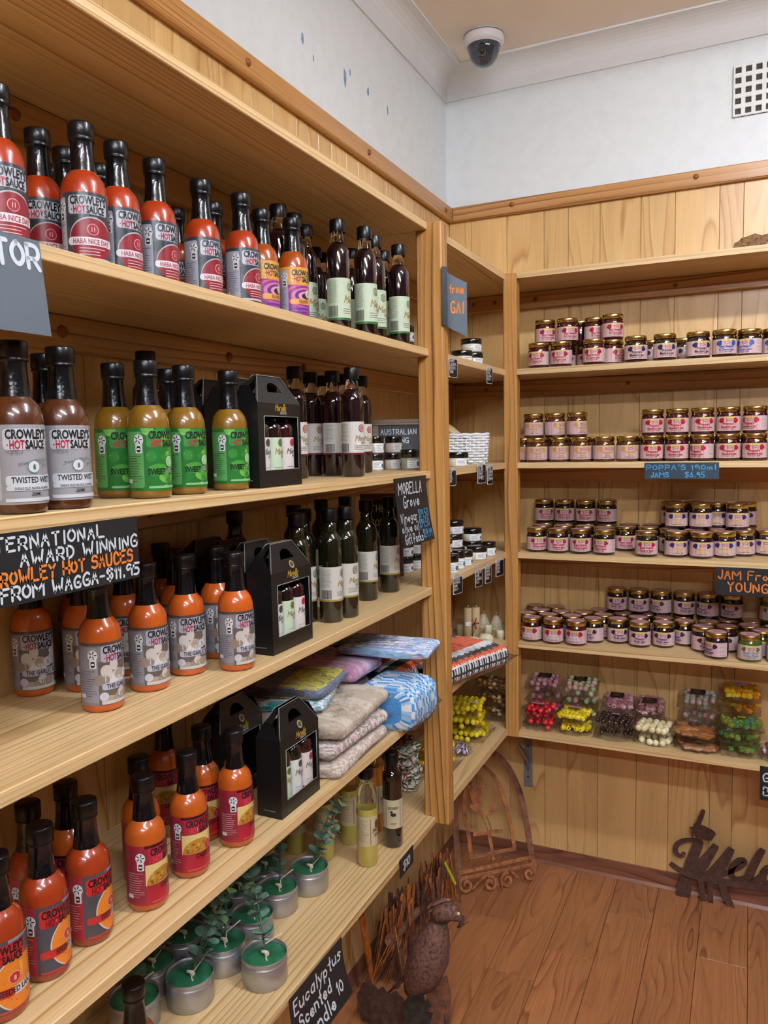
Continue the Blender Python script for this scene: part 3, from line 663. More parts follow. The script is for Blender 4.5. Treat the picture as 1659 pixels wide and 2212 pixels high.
jam_dark = mat('jam_dark', '#1a0a0e', .08, coat=1.0); jam_red = mat('jam_red', '#3a0a10', .08, coat=1.0); jam_amb = mat('jam_amber', '#4a2410', .08, coat=1.0); jam_green = mat('jam_green', '#3f5a1e', .1, coat=1.0, mottle=.4, bscale=150)
jar('j_strch', jam_red, jar_print("Poppa's Strawberry", '& Cherry Jam', '#c02238', .0042, '#b01c2c'))
jar('j_black', jam_dark, jar_print("Poppa's", 'Blackberry Jam', '#3a1a24', .0044, '#2c2c50'))
jar('j_blue', jam_dark, jar_print("Poppa's Blueberry", '& Cherry Jam', '#2e62b4', .0044, '#2e58b0'))
jar('j_apric', jam_amb, jar_print("Poppa's", 'Jam', '#cfa83a', .0038, '#dfa050'))
jar('j_straw', jam_red, jar_print("Poppa's", 'Strawberry Jam', '#c0182c', .0046, '#c01c2e'))
jar('j_cherry', jam_dark, jar_print("Poppa's Gourmet", 'Cherry Jam', '#c01850', .0036, '#b01636', top='#d4cf6a'))
jar('j_mixed', jam_dark, jar_print("Poppa's", 'Jam', '#e0c860', .0042, '#33306a', leaf='#b82238'))
jar('j_rasp', jam_red, jar_print("Poppa's", 'Raspberry Jam', '#f4eef4', .0050, '#b81c30'))
jar('j_plum', jam_dark, jar_print("Poppa's", 'Plum Jam', '#3a1a6a', .0042, '#3a2236', leaf='#d9b0c0'))
jar('j_green', jam_green, jar_print("Poppa's Green", 'Tomato Pickle', '#58a4ac', .0034, '#5a6a3a'))
# balm jars
bk_lid = mat('black_lid', '#0c0d10', .22, coat=.5); cream = mat('balm_cream', '#d6d0bd', .3, coat=.4); white_paper = mat('white_paper', '#e8ecec', .5); clay = mat('salve_beige', '#a39a84', .7, mottle=.2, bscale=120)
def balm(key, r, h, fill_m):
    b = MB().lathe([(0, 0), (r*.88, 0), (r*.97, .002), (r*.98, h*.56), (r*.9, h*.62), (0, h*.62)], 20).mesh('jar_body', fill_m)
    l = MB().lathe([(r*.96, h*.6), (r, h*.62), (r, h*.97), (r*.96, h), (0, h)], 22).mesh('lid', bk_lid)
    lb = band(r*.985, h*.1, h*.5, -.5, 1.0, white_paper, 'label', 10); p = Print(r*.985); p.lines(-r*.35, r*.5, h*.44, h*.18, 4, '#6b8aa0', 1, h*.025); p.oval(r*.75, h*.3, h*.11, h*.13, '#5a7a90', 1)
    kind(key, 'balm_jar', 'balm jar', r, h, [('jar_body', b), ('lid', l), ('label', lb, ('label_print', p.mesh('label_print')))])
balm('balm_wide', .029, .037, cream); balm('balm_small', .0175, .048, cream); balm('balm_mid', .0215, .040, cream); balm('balm_clay', .023, .048, clay)
# ------------------------------------------------------------------ goods standing on the left shelves
def settle(items, x0, x1, y0, y1, fixed=(), it=500):
    """push round goods apart until none intersect; keep them on the shelf"""
    for _ in range(it):
        for i, a in enumerate(items):
            for b in items[i+1:]:
                if abs(a['z']-b['z']) > .02: continue
                d = Vector((b['p'].x-a['p'].x, b['p'].y-a['p'].y)); m = a['r']+b['r']+.0034; l = d.length
                if l < m:
                    d = d/l if l > 1e-5 else Vector((0, 1)); q = d*((m-l)/2+1e-4)
                    a['p'].x -= q.x; a['p'].y -= q.y; b['p'].x += q.x; b['p'].y += q.y
            for (bx0, by0, bx1, by1) in fixed:
                p = a['p']; r = a['r']+.001
                cx = min(max(p.x, bx0), bx1); cy = min(max(p.y, by0), by1); d = Vector((p.x-cx, p.y-cy)); l = d.length
                if l < 1e-6:
                    opts = [(p.x-bx0, (-1, 0)), (bx1-p.x, (1, 0)), (p.y-by0, (0, -1)), (by1-p.y, (0, 1))]; o = min(opts, key=lambda q: q[0]); p.x += o[1][0]*(o[0]+r); p.y += o[1][1]*(o[0]+r)
                elif l < r: p.x += d.x/l*(r-l); p.y += d.y/l*(r-l)
            a['p'].x = min(max(a['p'].x, x0+a['r']), x1-a['r']); a['p'].y = min(max(a['p'].y, y0+a['r']), y1-a['r'])
def face_cam(p): return math.atan2(CAM.x-p.x, CAM.y*-1+p.y) if False else math.atan2(CAM.x-p.x, -(CAM.y-p.y))
def put(shelf, rows, fixed=(), x0=PAN+.001, x1=DL-.001, y0=-3.2, y1=P1Y-.001, group=None):
    items = []
    for key, u, v, mode, dl, label in rows:
        K = KIND[key]; z = ST[shelf]
        if mode == 'b': p = away(onz(u, v, z), K['r'])
        elif mode == 't':
            p = onz(u, v, z+K['h']); p = away(p, K['r']*.6*(1 if z+K['h'] > CAM.z else -1)); p.z = z
        else: p = Vector((mode[0], mode[1], z))
        items.append(dict(key=key, p=p, z=z, r=K['r'], dl=dl, label=label))
    settle(items, x0, x1, y0, y1, fixed)
    for a in items: 
        g = group(a['key']) if callable(group) else group
        spawn(a['key'], a['label'], (a['p'].x, a['p'].y, a['z']+.0002), face_cam(a['p'])+a['dl'], g)
    return items
GRP = {'haba': 'dark labelled hot sauces', 'reaper': 'purple labelled hot sauces', 'twist': 'grey labelled brown sauces', 'sweet': 'green labelled sauces', 'garlic': 'garlic sauces', 'cajun': 'cajun sauces', 'seeded': 'seeded orange red sauces',
       'vin_green': 'green labelled vinegars', 'vin_white': 'white labelled vinegars', 'oil': 'dark olive oil bottles', 'jala': 'pale syrup bottles', 'elder': 'syrup bottles', 'amber': 'syrup bottles'}
def gg(k): return GRP.get(k)
hs = 'hot sauce bottle with dark grey label '
put(1, [
 ('haba', -14, 172, 't', .3, hs+'cut off by the left edge of the photo'),
 ('haba', 79, 272, 't', .2, hs+'leftmost fully visible on the upper shelf'),
 ('haba', 173, 258, 't', .15, hs+'tallest looking, second fully visible from the left'),
 ('haba', 249, 300, 't', .75, hs+'third fully visible from the left, nutrition panel showing'),
 ('haba', 332, 338, 't', .8, hs+'fourth fully visible from the left'),
 ('haba', 432, 384, 't', .75, hs+'fifth fully visible from the left'),
 ('haba', 519, 414, 't', .85, hs+'last before the purple labelled bottles'),
 ('haba', 137, 314, 't', .5, hs+'behind the second fully visible bottle, to its left'),
 ('haba', 114, 352, 't', .5, hs+'deepest of the left cluster on the upper shelf'),
 ('haba', 214, 350, 't', .5, hs+'behind and between the second and third front bottles'),
 ('haba', 378, 446, 't', .2, hs+'in the back row behind the fourth front bottle'),
 ('haba', 460, 434, 't', .1, hs+'in the back row behind the fifth front bottle'),
 ('reaper', 563, 449, 't', .85, 'hot sauce bottle with purple swirl label, left one of two'),
 ('reaper', 629, 468, 't', .7, 'hot sauce bottle with purple swirl label, right one beside the vinegars'),
 ('vin_green', 600, 439, 't', .3, 'dark vinegar bottle standing between and behind the purple labelled sauces'),
 ('vin_green', 634, 459, 't', .3, 'dark vinegar bottle just behind the right purple labelled sauce'),
 ('vin_green', 658, 484, 't', .3, 'green labelled vinegar bottle right beside the purple labelled sauce'),
 ('vin_green', 680, 533, 't', .2, 'shorter looking vinegar bottle in the back row, left of the front vinegars'),
 ('vin_green', 700, 545, 't', .2, 'vinegar bottle half hidden at the back left of the front vinegars'),
 ('vin_green', 728, 472, 't', .55, 'front green labelled vinegar bottle, leftmost of the three with barcodes'),
 ('vin_green', 759, 536, 't', .2, 'vinegar bottle in the back between the left and middle barcode bottles'),
 ('vin_green', 787, 488, 't', .5, 'front green labelled vinegar bottle, middle of the three with barcodes'),
 ('vin_green', 808, 508, 't', .3, 'vinegar bottle directly behind the middle barcode bottle'),
 ('vin_green', 827, 541, 't', .2, 'vinegar bottle in the back between the middle and right barcode bottles'),
 ('vin_green', 860, 527, 't', .55, 'front green labelled vinegar bottle, rightmost beside the pine post')], group=gg)

BOX = {}
def box_rects(k): return [(b[0]-.001, b[1]-.001, b[2]+.001, b[3]+.001) for b in BOX.get(k, [])]
GW, GD = .122, .046          # carton size along and across the shelf
BOX[2] = [(.2055, -1.505, .2515, -1.383), (.150, -1.500, .196, -1.378), (.098, -1.495, .144, -1.373)]
BOX[3] = [(.200, -1.475, .246, -1.353), (.149, -1.472, .195, -1.350), (.098, -1.469, .144, -1.347), (.047, -1.466, .093, -1.344)]
BOX[4] = [(.203, -1.470, .249, -1.348), (.096, -1.482, .142, -1.360)]
sw = 'sauce bottle with green leafy label '
put(2, [
 ('twist', 43, 731, 't', .35, 'brown sauce bottle with grey handwritten label, nearest the left edge'),
 ('twist', 128, 747, 't', .3, 'brown sauce bottle with grey handwritten label, right one of the front pair'),
 ('twist', 2, 752, 't', .4, 'brown sauce bottle mostly cut off at the left edge behind the grey labelled pair'),
 ('twist', 92, 762, 't', .4, 'brown sauce bottle hidden behind and between the grey labelled pair'),
 ('sweet', 242, 783, 't', .55, sw+'furthest left'),
 ('sweet', 313.6, 777, 't', .75, sw+'largest looking, at the shelf front'),
 ('sweet', 362, 796, 't', .7, sw+'hidden at the back, only its neck showing'),
 ('sweet', 395, 788, 't', .75, sw+'third of the front ones'),
 ('sweet', 495.6, 800, 't', .8, sw+'beside the black gift carton'),
 ('vin_white', 0, 0, (.075, -1.54), .3, 'dark bottle behind the green labelled sauce beside the gift cartons'),
 ('vin_white', 635, 791, 't', .4, 'white labelled vinegar bottle partly hidden behind the gift carton'),
 ('vin_white', 672, 803, 't', .3, 'white labelled vinegar bottle next to the gift carton, second from left'),
 ('vin_white', 698, 811, 't', .3, 'vinegar bottle at the back between the second and third front ones'),
 ('vin_white', 714, 801, 't', .75, 'white labelled vinegar bottle showing its barcode, left of the foremost one'),
 ('vin_white', 742, 808, 't', .3, 'vinegar bottle hidden directly behind the foremost one'),
 ('vin_white', 759, 793, 't', .3, 'foremost white labelled vinegar bottle on the middle shelf'),
 ('vin_white', 779, 812, 't', .3, 'white labelled vinegar bottle peeking out right of the foremost one')], fixed=box_rects(2), group=gg)
ga = 'orange garlic sauce bottle '
put(3, [
 ('garlic', 68, 1505, 'b', .3, ga+'under the left part of the hanging sign'),
 ('garlic', 150, 1466, 'b', .4, ga+'in shade at the back under the hanging sign'),
 ('garlic', 186, 1496, 'b', .5, ga+'half hidden behind the foremost one, to its left'),
 ('garlic', 225, 1541, 'b', .85, ga+'foremost at the shelf edge'),
 ('garlic', 276, 1462, 'b', .4, ga+'in the back row just right of the foremost one'),
 ('garlic', 326, 1497, 'b', .75, ga+'second from the front, right of the foremost'),
 ('garlic', 363, 1168, 't', .4, ga+'deepest in the back, only its dark neck showing'),
 ('garlic', 377, 1181, 't', .4, ga+'behind the third front one, to its left'),
 ('garlic', 408, 1462, 'b', .45, ga+'third of the front row, logo facing out'),
 ('garlic', 474, 1425, 'b', .8, ga+'behind and left of the one beside the gift carton'),
 ('garlic', 514, 1452, 'b', .85, ga+'at the right end beside the gift carton'),
 ('oil', 0, 0, (.062, -1.31), .4, 'dark olive oil bottle at the back left, above the gift carton handles'),
 ('oil', 634, 1090, 't', .4, 'dark olive oil bottle at the back, left of the oil cluster'),
 ('oil', 640, 1107, 't', .5, 'dark olive oil bottle right behind the front gift carton'),
 ('oil', 667, 1098, 't', .5, 'dark olive oil bottle second from the gift carton'),
 ('oil', 693, 1078, 't', .4, 'tall looking dark olive oil bottle at the back centre of the cluster'),
 ('oil', 713, 1345, 'b', .7, 'foremost dark olive oil bottle with barcode showing'),
 ('oil', 738, 1094, 't', .3, 'dark olive oil bottle just behind the foremost one, to its right'),
 ('oil', 745, 1072, 't', .3, 'dark olive oil bottle at the back right of the cluster'),
 ('oil', 795, 1299, 'b', .7, 'lone dark olive oil bottle standing left of the hanging price sign'),
 ('oil', 843, 1281, 'b', .6, 'dark olive oil bottle partly behind the hanging price sign')], fixed=box_rects(3), group=gg)
ca = 'hot sauce bottle with red cajun label '
put(4, [
 ('seeded', 10, 2214, 'b', .15, 'hot sauce bottle with orange slice label cut off by the left edge'),
 ('seeded', 105, 2124, 'b', .65, 'hot sauce bottle with orange slice label, middle of the front three'),
 ('seeded', 199, 2047, 'b', .75, 'hot sauce bottle with orange slice label, right of the front three'),
 ('seeded', 58, 1722, 't', .5, 'hot sauce bottle with orange slice label standing in the back row at left'),
 ('cajun', 140, 1680, 't', .2, ca+'in the back row behind the orange slice ones'),
 ('cajun', 298, 1626, 't', 1.0, ca+'behind and left of the foremost one'),
 ('cajun', 362, 1783, 'b', .2, ca+'dimly lit at the back with logo facing out'),
 ('cajun', 322, 1972, 'b', .95, ca+'foremost at the shelf edge'),
 ('cajun', 414, 1900, 'b', .6, ca+'second in the front row'),
 ('cajun', 447, 1822, 'b', .3, ca+'peeking out between the last two front ones'),
 ('cajun', 510, 1833, 'b', 1.1, ca+'at the right end beside the gift carton')], fixed=box_rects(4), group=gg)
# gift cartons
card = mat('black_card', '#0e1012', .32, bump=.05, bscale=200); card_in = mat('card_inside', '#17181a', .7); card_edge = mat('card_raw_edge', '#8d8a80', .8)
BH = .128; GH = .043
def carton_meshes():
    hx, hy = GD/2, GW/2; t = .0008; out = {}
    b = MB()
    b.box((-hx, -hy, 0), (-hx+t, hy, BH)); b.box((-hx, -hy, 0), (hx, -hy+t, BH)); b.box((-hx, hy-t, 0), (hx, hy, BH)); b.box((-hx, -hy, 0), (hx, hy, t))
    w0, w1, v0, v1 = -hy*.72, hy*.86, .026, .108
    b.box((hx-t, -hy, 0), (hx, hy, v0)); b.box((hx-t, -hy, v1), (hx, hy, BH)); b.box((hx-t, -hy, v0), (hx, w0, v1)); b.box((hx-t, w1, v0), (hx, hy, v1))
    # folded rim round the window
    out['carton_body'] = b.mesh('carton_body', card)
    e = MB()
    for (a, c) in (((w0, v0), (w1, v0)), ((w1, v0), (w1, v1)), ((w1, v1), (w0, v1)), ((w0, v1), (w0, v0))): e.tube([(hx+.0002, a[0], a[1]), (hx+.0002, c[0], c[1])], .0006, 4)
    out['window_edge'] = e.mesh('window_edge', card_edge)
    def slope(side):
        m = MB(); cols = []; n = 24
        for i in range(n+1):
            y = -hy*.98+2*hy*.98*i/n; q = abs(y)/(hy*.98); top = 1.0 if q < .55 else max(0.0, 1-(q-.55)/.45*.85)
            cols.append((y, top))
        def P(y, s, o): return (side*(hx-(hx-.003)*s)+o*side, y, BH+GH*s)
        hole = lambda y: math.sqrt(max(0, 1-(y/.019)**2)) if abs(y) < .019 else 0
        for (ya, ta), (yb, tb) in zip(cols, cols[1:]):
            ha, hb = hole(ya), hole(yb); s0 = .40
            for (lo, hi) in (((0, 0), (min(ta, s0) if (ha or hb) else ta, min(tb, s0) if (ha or hb) else tb)), ((s0+.36*ha, s0+.36*hb), (ta, tb)) if (ha or hb) else (None, None)):
                if lo is None: continue
                vs = [P(ya, lo[0], 0), P(yb, lo[1], 0), P(yb, hi[1], 0), P(ya, hi[0], 0)]; vs += [(x-side*.0008, y, z) for x, y, z in vs]
                m.add(vs, [(0, 1, 2, 3), (7, 6, 5, 4), (0, 4, 5, 1), (1, 5, 6, 2), (2, 6, 7, 3), (3, 7, 4, 0)], False)
        return m.mesh('gable_panel', card)
    out['gable'] = [slope(1), slope(-1)]
    def wing(sy):
        m = MB(); vs = [(-hx, sy*hy, BH), (hx, sy*hy, BH), (.002, sy*(hy-.030), BH+GH*.97), (-.002, sy*(hy-.030), BH+GH*.97), (hx*.35, sy*(hy-.004), BH+GH*.62), (-hx*.35, sy*(hy-.004), BH+GH*.62)]
        m.add(vs, [(0, 1, 4, 5), (5, 4, 2, 3)], False); return m.mesh('gable_wing', card)
    out['wings'] = [wing(1), wing(-1)]
    ed = MB()
    for side in (1, -1):
        ed.tube([(side*hx*.99, -hy*.98, BH+.0005), (side*.004, -hy*.52, BH+GH), (side*.004, hy*.52, BH+GH), (side*hx*.99, hy*.98, BH+.0005)], .0006, 4)
    out['edges'] = ed.mesh('raw_edge', card_edge)
    p = Print(None, eps=.0003); p.hand('Morella', -.013, .0185+.098, .0105, '#c9a23e', 1, th=.13, slant=.25, sp=.08, wx=.72, jit=.01); p.text('GROVE', .001, .1115, .0045, '#d8d4c8', 1, al='l', sx=.9)
    out['front_print'] = p.mesh('carton_print')
    p = Print(None, eps=.0003); p.text('Product of Australia', .0, .0105, .0022, '#b8b8b4', 1, sx=.9); out['side_print'] = p.mesh('carton_print')
    st = MB().lathe([(.0068, .0004), (0, .0006)], 16); st.cur = 1; st.lathe([(.0045, .0007), (.0, .0008)], 12); out['seal'] = st.mesh('round_sticker', [ink('#b9a878'), ink('#4a4c3a')])
    return out
CM = carton_meshes()
def carton(rect, k, label, minis, seal=False, rz=0):
    x0, y0, x1, y1 = rect; cx, cy = (x0+x1)/2, (y0+y1)/2
    t = thing('gift_carton', label, 'gift box', (cx, cy, ST[k]+.0002), rz, 'black gable gift cartons')
    bd = link('carton_body', CM['carton_body'], t)
    link('window_edge', CM['window_edge'], bd)
    link('carton_print', CM['front_print'], bd, (GD/2, 0, 0), (0, 0, PI/2)); link('carton_print', CM['side_print'], bd, (0, -GW/2, 0))
    for m in CM['gable']: g = link('gable_panel', m, t)
    for m in CM['wings']: link('gable_wing', m, t)
    link('raw_edge', CM['edges'], t)
    if seal:
        link('round_sticker', CM['seal'], t, (GD/2-(GD/2-.003)*.17+.0006, .004, BH+GH*.17), (0, PI/2-math.atan2(GD/2-.003, GH), 0))
    for i, (mk, lb) in enumerate(minis):
        q = spawn(mk, lb, (cx+.002, cy-.029+.0345*i, ST[k]+.0012), PI/2-.25, 'small bottles inside the gift cartons')
mn = 'small bottle with '
carton(BOX[2][0], 2, 'black gift carton beside the green labelled sauces', [('mini_white', mn+'white label, left in the carton beside green labelled sauces'), ('mini_green', mn+'green label, centre of the carton beside green labelled sauces'), ('mini_red', mn+'red crest label, right in the carton beside green labelled sauces')])
carton(BOX[2][1], 2, 'black gift carton standing right behind the one beside green labelled sauces', [])
carton(BOX[2][2], 2, 'black gift carton deepest on the shelf of green labelled sauces', [])
carton(BOX[3][0], 3, 'black gift carton with round seal beside the garlic sauces', [('mini_white', mn+'white label, left in the carton beside garlic sauces'), ('mini_green', mn+'green label, centre of the carton beside garlic sauces'), ('mini_red', mn+'red crest label, right in the carton beside garlic sauces')], True)
carton(BOX[3][1], 3, 'black gift carton second in line behind the garlic sauces', [])
carton(BOX[3][2], 3, 'black gift carton third in line behind the garlic sauces', [])
carton(BOX[3][3], 3, 'black gift carton against the wall behind the garlic sauces', [])
carton(BOX[4][0], 4, 'black gift carton in front of the knitted blankets', [('mini_green', mn+'green label, left in the carton by the blankets'), ('mini_white', mn+'white label, centre of the carton by the blankets'), ('mini_red', mn+'red crest label, right in the carton by the blankets')], True)
carton(BOX[4][1], 4, 'black gift carton in the shade behind the cajun sauces', [('mini_red', mn+'red crest label, in the shaded carton behind the cajun sauces')], True)
# ------------------------------------------------------------------ jam jars on the back wall
def R3(x, y): return (1100+.337*x, 560+.337*y)
def R4(x, y): return (1100+.337*x, 1040+.337*y)
ORD = ['first', 'second', 'third', 'fourth', 'fifth', 'sixth', 'seventh', 'eighth', 'ninth', 'tenth', 'eleventh', 'twelfth']
FR = {'j_strch': 'strawberry and cherry jam', 'j_black': 'blackberry jam', 'j_blue': 'blueberry and cherry jam', 'j_apric': 'amber jam', 'j_straw': 'strawberry jam', 'j_cherry': 'cherry jam',
      'j_mixed': 'mixed berry jam', 'j_rasp': 'raspberry jam', 'j_plum': 'plum jam', 'j_green': 'green tomato pickle'}
SH = {1: 'top jam shelf', 2: 'second jam shelf', 3: 'third jam shelf', 4: 'fourth jam shelf'}
def jars(shelf, rows):
    """rows: (kind, u, v, mode, level, turn, row name)"""
    items = []
    for key, u, v, mode, lev, dl, row in rows:
        z = ST[shelf]+lev*(HJ+.0003)
        if mode == 'b': p = away(onz(u, v, z), RJ)
        elif mode == 't': p = onz(u, v, z+HJ); p = away(p, .028*(1 if z+HJ > CAM.z else -1))
        elif mode == 'c': p = onz(u, v, z+HJ)
        else: p = ony(u, 1000, mode)
        p.z = z; items.append(dict(key=key, p=p, z=z, r=RJ, dl=dl, row=row, u=u))
    settle(items, Q2X1+.001-.03, 2.1, -DB+.001, -PAN-.001, fixed=[(Q2X0-.3, Q2Y-.01, Q2X1, Q2Y+.036)], it=500)
    cnt = {}
    for a in sorted(items, key=lambda q: q['u']):
        k = (a['key'], a['row']); f = FR[a['key']]
        n = cnt.get(k, 0); cnt[k] = n+1
        if a['row'].startswith('rear'): lab = '%s jar from left, %s behind the front%s, %s' % (ORD[n], f, ' on top' if 'stacked' in a['row'] else ' row', SH[shelf])
        else: lab = '%s jar from left, %s in %s, %s' % (ORD[n], f, a['row'], SH[shelf])
        spawn(a['key'], lab, (a['p'].x, a['p'].y, a['z']+.0002), face_cam(a['p'])+a['dl'], FR[a['key']]+', '+SH[shelf]+(' rear rows' if a['row'].startswith('rear') else ''))
F, U, RR = 'front row', 'stacked upper row', 'rear rows'
rows = []
for x, y, d in ((194, 533, -.3), (325, 522, -.2), (542, 507, -.1), (665, 512, .8)): rows.append(('j_strch', *R3(x, y), 't', 0, d, F))
for x in (400, 462): rows.append(('j_strch', R3(x, 0)[0], 0, -.075, 0, 0, RR))
for x, y in ((235, 390), (370, 367), (540, 385), (654, 372)): rows.append(('j_strch', R3(x, 0)[0], 0, -.165 if x != 540 else -.13, 1, .3, U))
rows.append(('j_strch', R3(463, 0)[0], 0, -.095, 1, 2.6, 'rear rows'))
for x, y, d in ((811, 487, .1), (995, 470, .2), (1218, 460, .35)): rows.append(('j_black', *R3(x, y), 't', 0, d, F))
for x in (906, 1110): rows.append(('j_black', R3(x, 0)[0], 0, -.09, 0, -.9, RR))
for x, y, d in ((1375, 447, .2), (1542, 443, -.4), (1695, 440, .1)): rows.append(('j_blue', *R3(x, y), 't', 0, d, F))
rows.append(('j_blue', R3(1460, 0)[0], 0, -.085, 0, .2, RR))
jars(1, rows)
rows = []
for x, d in ((55, .4), (187, .1), (322, .15), (456, .15), (618, .3), (754, .25)): rows.append(('j_apric', R3(x, 0)[0], 0, -.205, 0, d, F))
for x in (534, 130, 262, 400): rows.append(('j_apric', R3(x, 0)[0], 0, -.125, 0, .5, RR))
for x, d in ((173, 0), (294, .6), (420, .5)): rows.append(('j_apric', R3(x, 0)[0], 0, -.15, 1, d, U))
for x, d in ((940, .1), (1087, -.1), (1247, -.5), (1394, .1), (1545, 0), (1695, .2), (1850, 0)): rows.append(('j_straw', R3(x, 0)[0], 0, -.205, 0, d, F))
for x in (845, 1000, 1150, 1310, 1470): rows.append(('j_straw', R3(x, 0)[0], 0, -.13, 0, .2, RR))
for x, d in ((942, .15), (1085, -.1), (1246, .2), (1394, 0), (1561, -.5), (1710, .2)): rows.append(('j_straw', R3(x, 0)[0], 0, -.18, 1, d, U))
jars(2, rows)
rows = []
for x, y, d in ((181, 455, .2), (313, 463, .05), (452, 467, .0), (609, 475, -.45), (745, 450, .05), (879, 487, .0)): rows.append(('j_cherry', *R4(x, y), 'b', 0, d, F))
for x, y in ((475, 375), (430, 405), (700, 380), (640, 410), (945, 380), (890, 415), (1160, 390), (1150, 430), (1430, 395), (1650, 400), (1640, 425)): rows.append(('j_cherry', 1100+x*.1808, 1060+y*.1808, 'c', 0, .2, RR))
for x, y, d in ((282, 97, .25), (400, 97, -.05), (527, 97, -.1), (655, 98, -.45)): rows.append(('j_cherry', *R4(x, y), 't', 1, d, U))
for x, y, d in ((1068, 490, .25), (1235, 497, .05), (1376, 480, 0), (1521, 482, .15)): rows.append(('j_mixed', *R4(x, y), 'b', 0, d, F))
for x, yy in ((1085, -.135), (1235, -.14), (1385, -.13), (1530, -.125), (1100, -.072), (1250, -.075), (1395, -.068), (1540, -.065)): rows.append(('j_mixed', R4(x, 0)[0]-6, 0, yy, 0, 0, RR))
for x, y, d in ((1080, 130, .1), (1225, 130, .0), (1371, 130, .0), (1512, 118, -.15)): rows.append(('j_mixed', *R4(x, y), 't', 1, d, U))
for x, yy in ((1085, -.075), (1235, -.08), (1385, -.08)): rows.append(('j_mixed', R4(x, 0)[0]-4, 0, yy, 1, 0, 'rear rows, stacked'))
jars(3, rows)
rows = []
for x, y, d in ((134, 1020, -.35), (271, 1037, .0), (438, 1057, -.2)): rows.append(('j_rasp', *R4(x, y), 'b', 0, d, F))
C4 = lambda x, y: (1100+x*.1808, 1240+y*.1808); C5 = lambda x, y: (1400+x*.1561, 1240+y*.1561)
for x, y in ((405, 335), (375, 393), (310, 440), (640, 362), (590, 408), (540, 460), (825, 440), (785, 485)): rows.append(('j_rasp', *C4(x, y), 'c', 0, .2, RR))
for x, y, d in ((561, 1025, -.5), (688, 1040, .15), (822, 1053, .0), (988, 1067, -.1), (1123, 1040, -.8), (1245, 1100, .3), (1328, 1145, -.75), (1437, 1100, -.35)): rows.append(('j_plum', *R4(x, y), 'b', 0, d, F))
for x, y in ((1115, 400), (1095, 445), (1330, 470), (1560, 488)): rows.append(('j_plum', *C4(x, y), 'c', 0, .2, RR))
for x, y in ((210, 575), (790, 635), (1100, 630), (500, 545), (30, 540)): rows.append(('j_plum', *C5(x, y), 'c', 0, .2, RR))
for x, y, d in ((728, 658, .0), (857, 663, .0), (988, 670, -.55), (1122, 685, .2), (1256, 690, -.45), (1406, 705, -.2)): rows.append(('j_plum', *R4(x, y), 't', 1, d, U))
for x, y in ((1558, 1165), (1725, 1175)): rows.append(('j_green', *R4(x, y), 'b', 0, .1, F))
for x, y in ((1440, 600), (1440, 670), (1470, 750), (1690, 640), (1700, 720)): rows.append(('j_green', *C5(x, y), 'c', 0, .2, RR))
rows.append(('j_green', 1666, 1283, 't', 1, .1, U))
jars(4, rows)

# ------------------------------------------------------------------ corner shelves: balm jars, basket, candles
def bput(key, x, y, z, dl, label, group='balm jars in the corner'):
    return spawn(key, label, (x, y, z+.0002), math.atan2(CAM.x-x, y-CAM.y)+dl, group)
z1 = ST[1]
bput('balm_wide', .205, -.455, z1, .6, 'wide black lidded balm jar at the front of the upper corner shelf')
bput('balm_wide', .214, -.39, z1, .6, 'wide balm jar at the base of the pair on the upper corner shelf')
bput('balm_wide', .212, -.395, z1+.0374, .7, 'wide balm jar stacked on top on the upper corner shelf')
bput('balm_mid', .135, -.675, z1, .3, 'small balm jar at the bottom of the stack left of the post, beside the vinegars')
bput('balm_mid', .137, -.677, z1+.0404, .3, 'small balm jar on top of the stack left of the post, beside the vinegars')
z2 = ST[2]
for i, (u, x, dl) in enumerate(((809, .115, .3), (849, .122, .3), (888, .105, .3))):
    q = onx(u, 1000, x); bput('balm_mid', x, q.y, z2, dl, 'lower cream balm jar, %s from the left below the framed sign' % ORD[i])
    bput('balm_mid', x+.002, q.y+.001, z2+.0404, dl+.2, 'upper cream balm jar, %s from the left below the framed sign' % ORD[i])
q = onx(886, 1000, .185); bput('balm_clay', .185, max(q.y, P1Y+PW+.03), z2, .2, 'beige salve jar in front of the cream jars beside the post')
bput('balm_wide', .226, -.56, z2, .4, 'black lidded jar with white label in front of the white basket')
z3 = ST[3]
for x, y, k, dl, lb in ((.242, -.655, 'balm_small', .1, 'tall small balm jar with portrait label at the front by the post'), (.235, -.585, 'balm_small', .3, 'small balm jar just behind the one with portrait label'), (.232, -.525, 'balm_mid', .3, 'cream balm jar third along the front of the crowded shelf'),
        (.228, -.41, 'balm_wide', .4, 'wide cream balm jar at the front, right of centre on the crowded shelf'), (.238, -.335, 'balm_mid', .4, 'balm jar at the right end beside the inner post'),
        (.175, -.60, 'balm_wide', .3, 'wide balm jar in the bottom layer at the back left of the crowded shelf'), (.170, -.515, 'balm_wide', .3, 'wide balm jar in the bottom layer at the back middle of the crowded shelf'), (.172, -.44, 'balm_wide', .3, 'wide balm jar in the bottom layer under the tallest stack'), (.175, -.30, 'balm_wide', .3, 'wide balm jar in the bottom layer at the back right of the crowded shelf')):
    bput(k, x, y, z3, dl, lb)
for x, y, lv, dl, lb in ((.178, -.555, 1, .35, 'wide balm jar with pale blue label on the second layer, left'), (.172, -.455, 1, .5, 'wide balm jar on the second layer under the topmost one'), (.178, -.305, 1, .3, 'wide balm jar on the second layer at right beside the inner post'), (.175, -.455, 2, .4, 'topmost wide balm jar of the crowded shelf')):
    bput('balm_wide', x, y, z3+.0374*lv, dl, lb)
for i, (u, x) in enumerate(((876, .125), (900, .13))):
    q = onx(u, 1240, x)
    bput('balm_mid', x, q.y, z3, .2, 'lower balm jar seen left of the post under the price sign, %s' % ['left', 'right'][i]); bput('balm_mid', x, q.y+.001, z3+.0404, .2, 'upper balm jar seen left of the post under the price sign, %s' % ['left', 'right'][i])

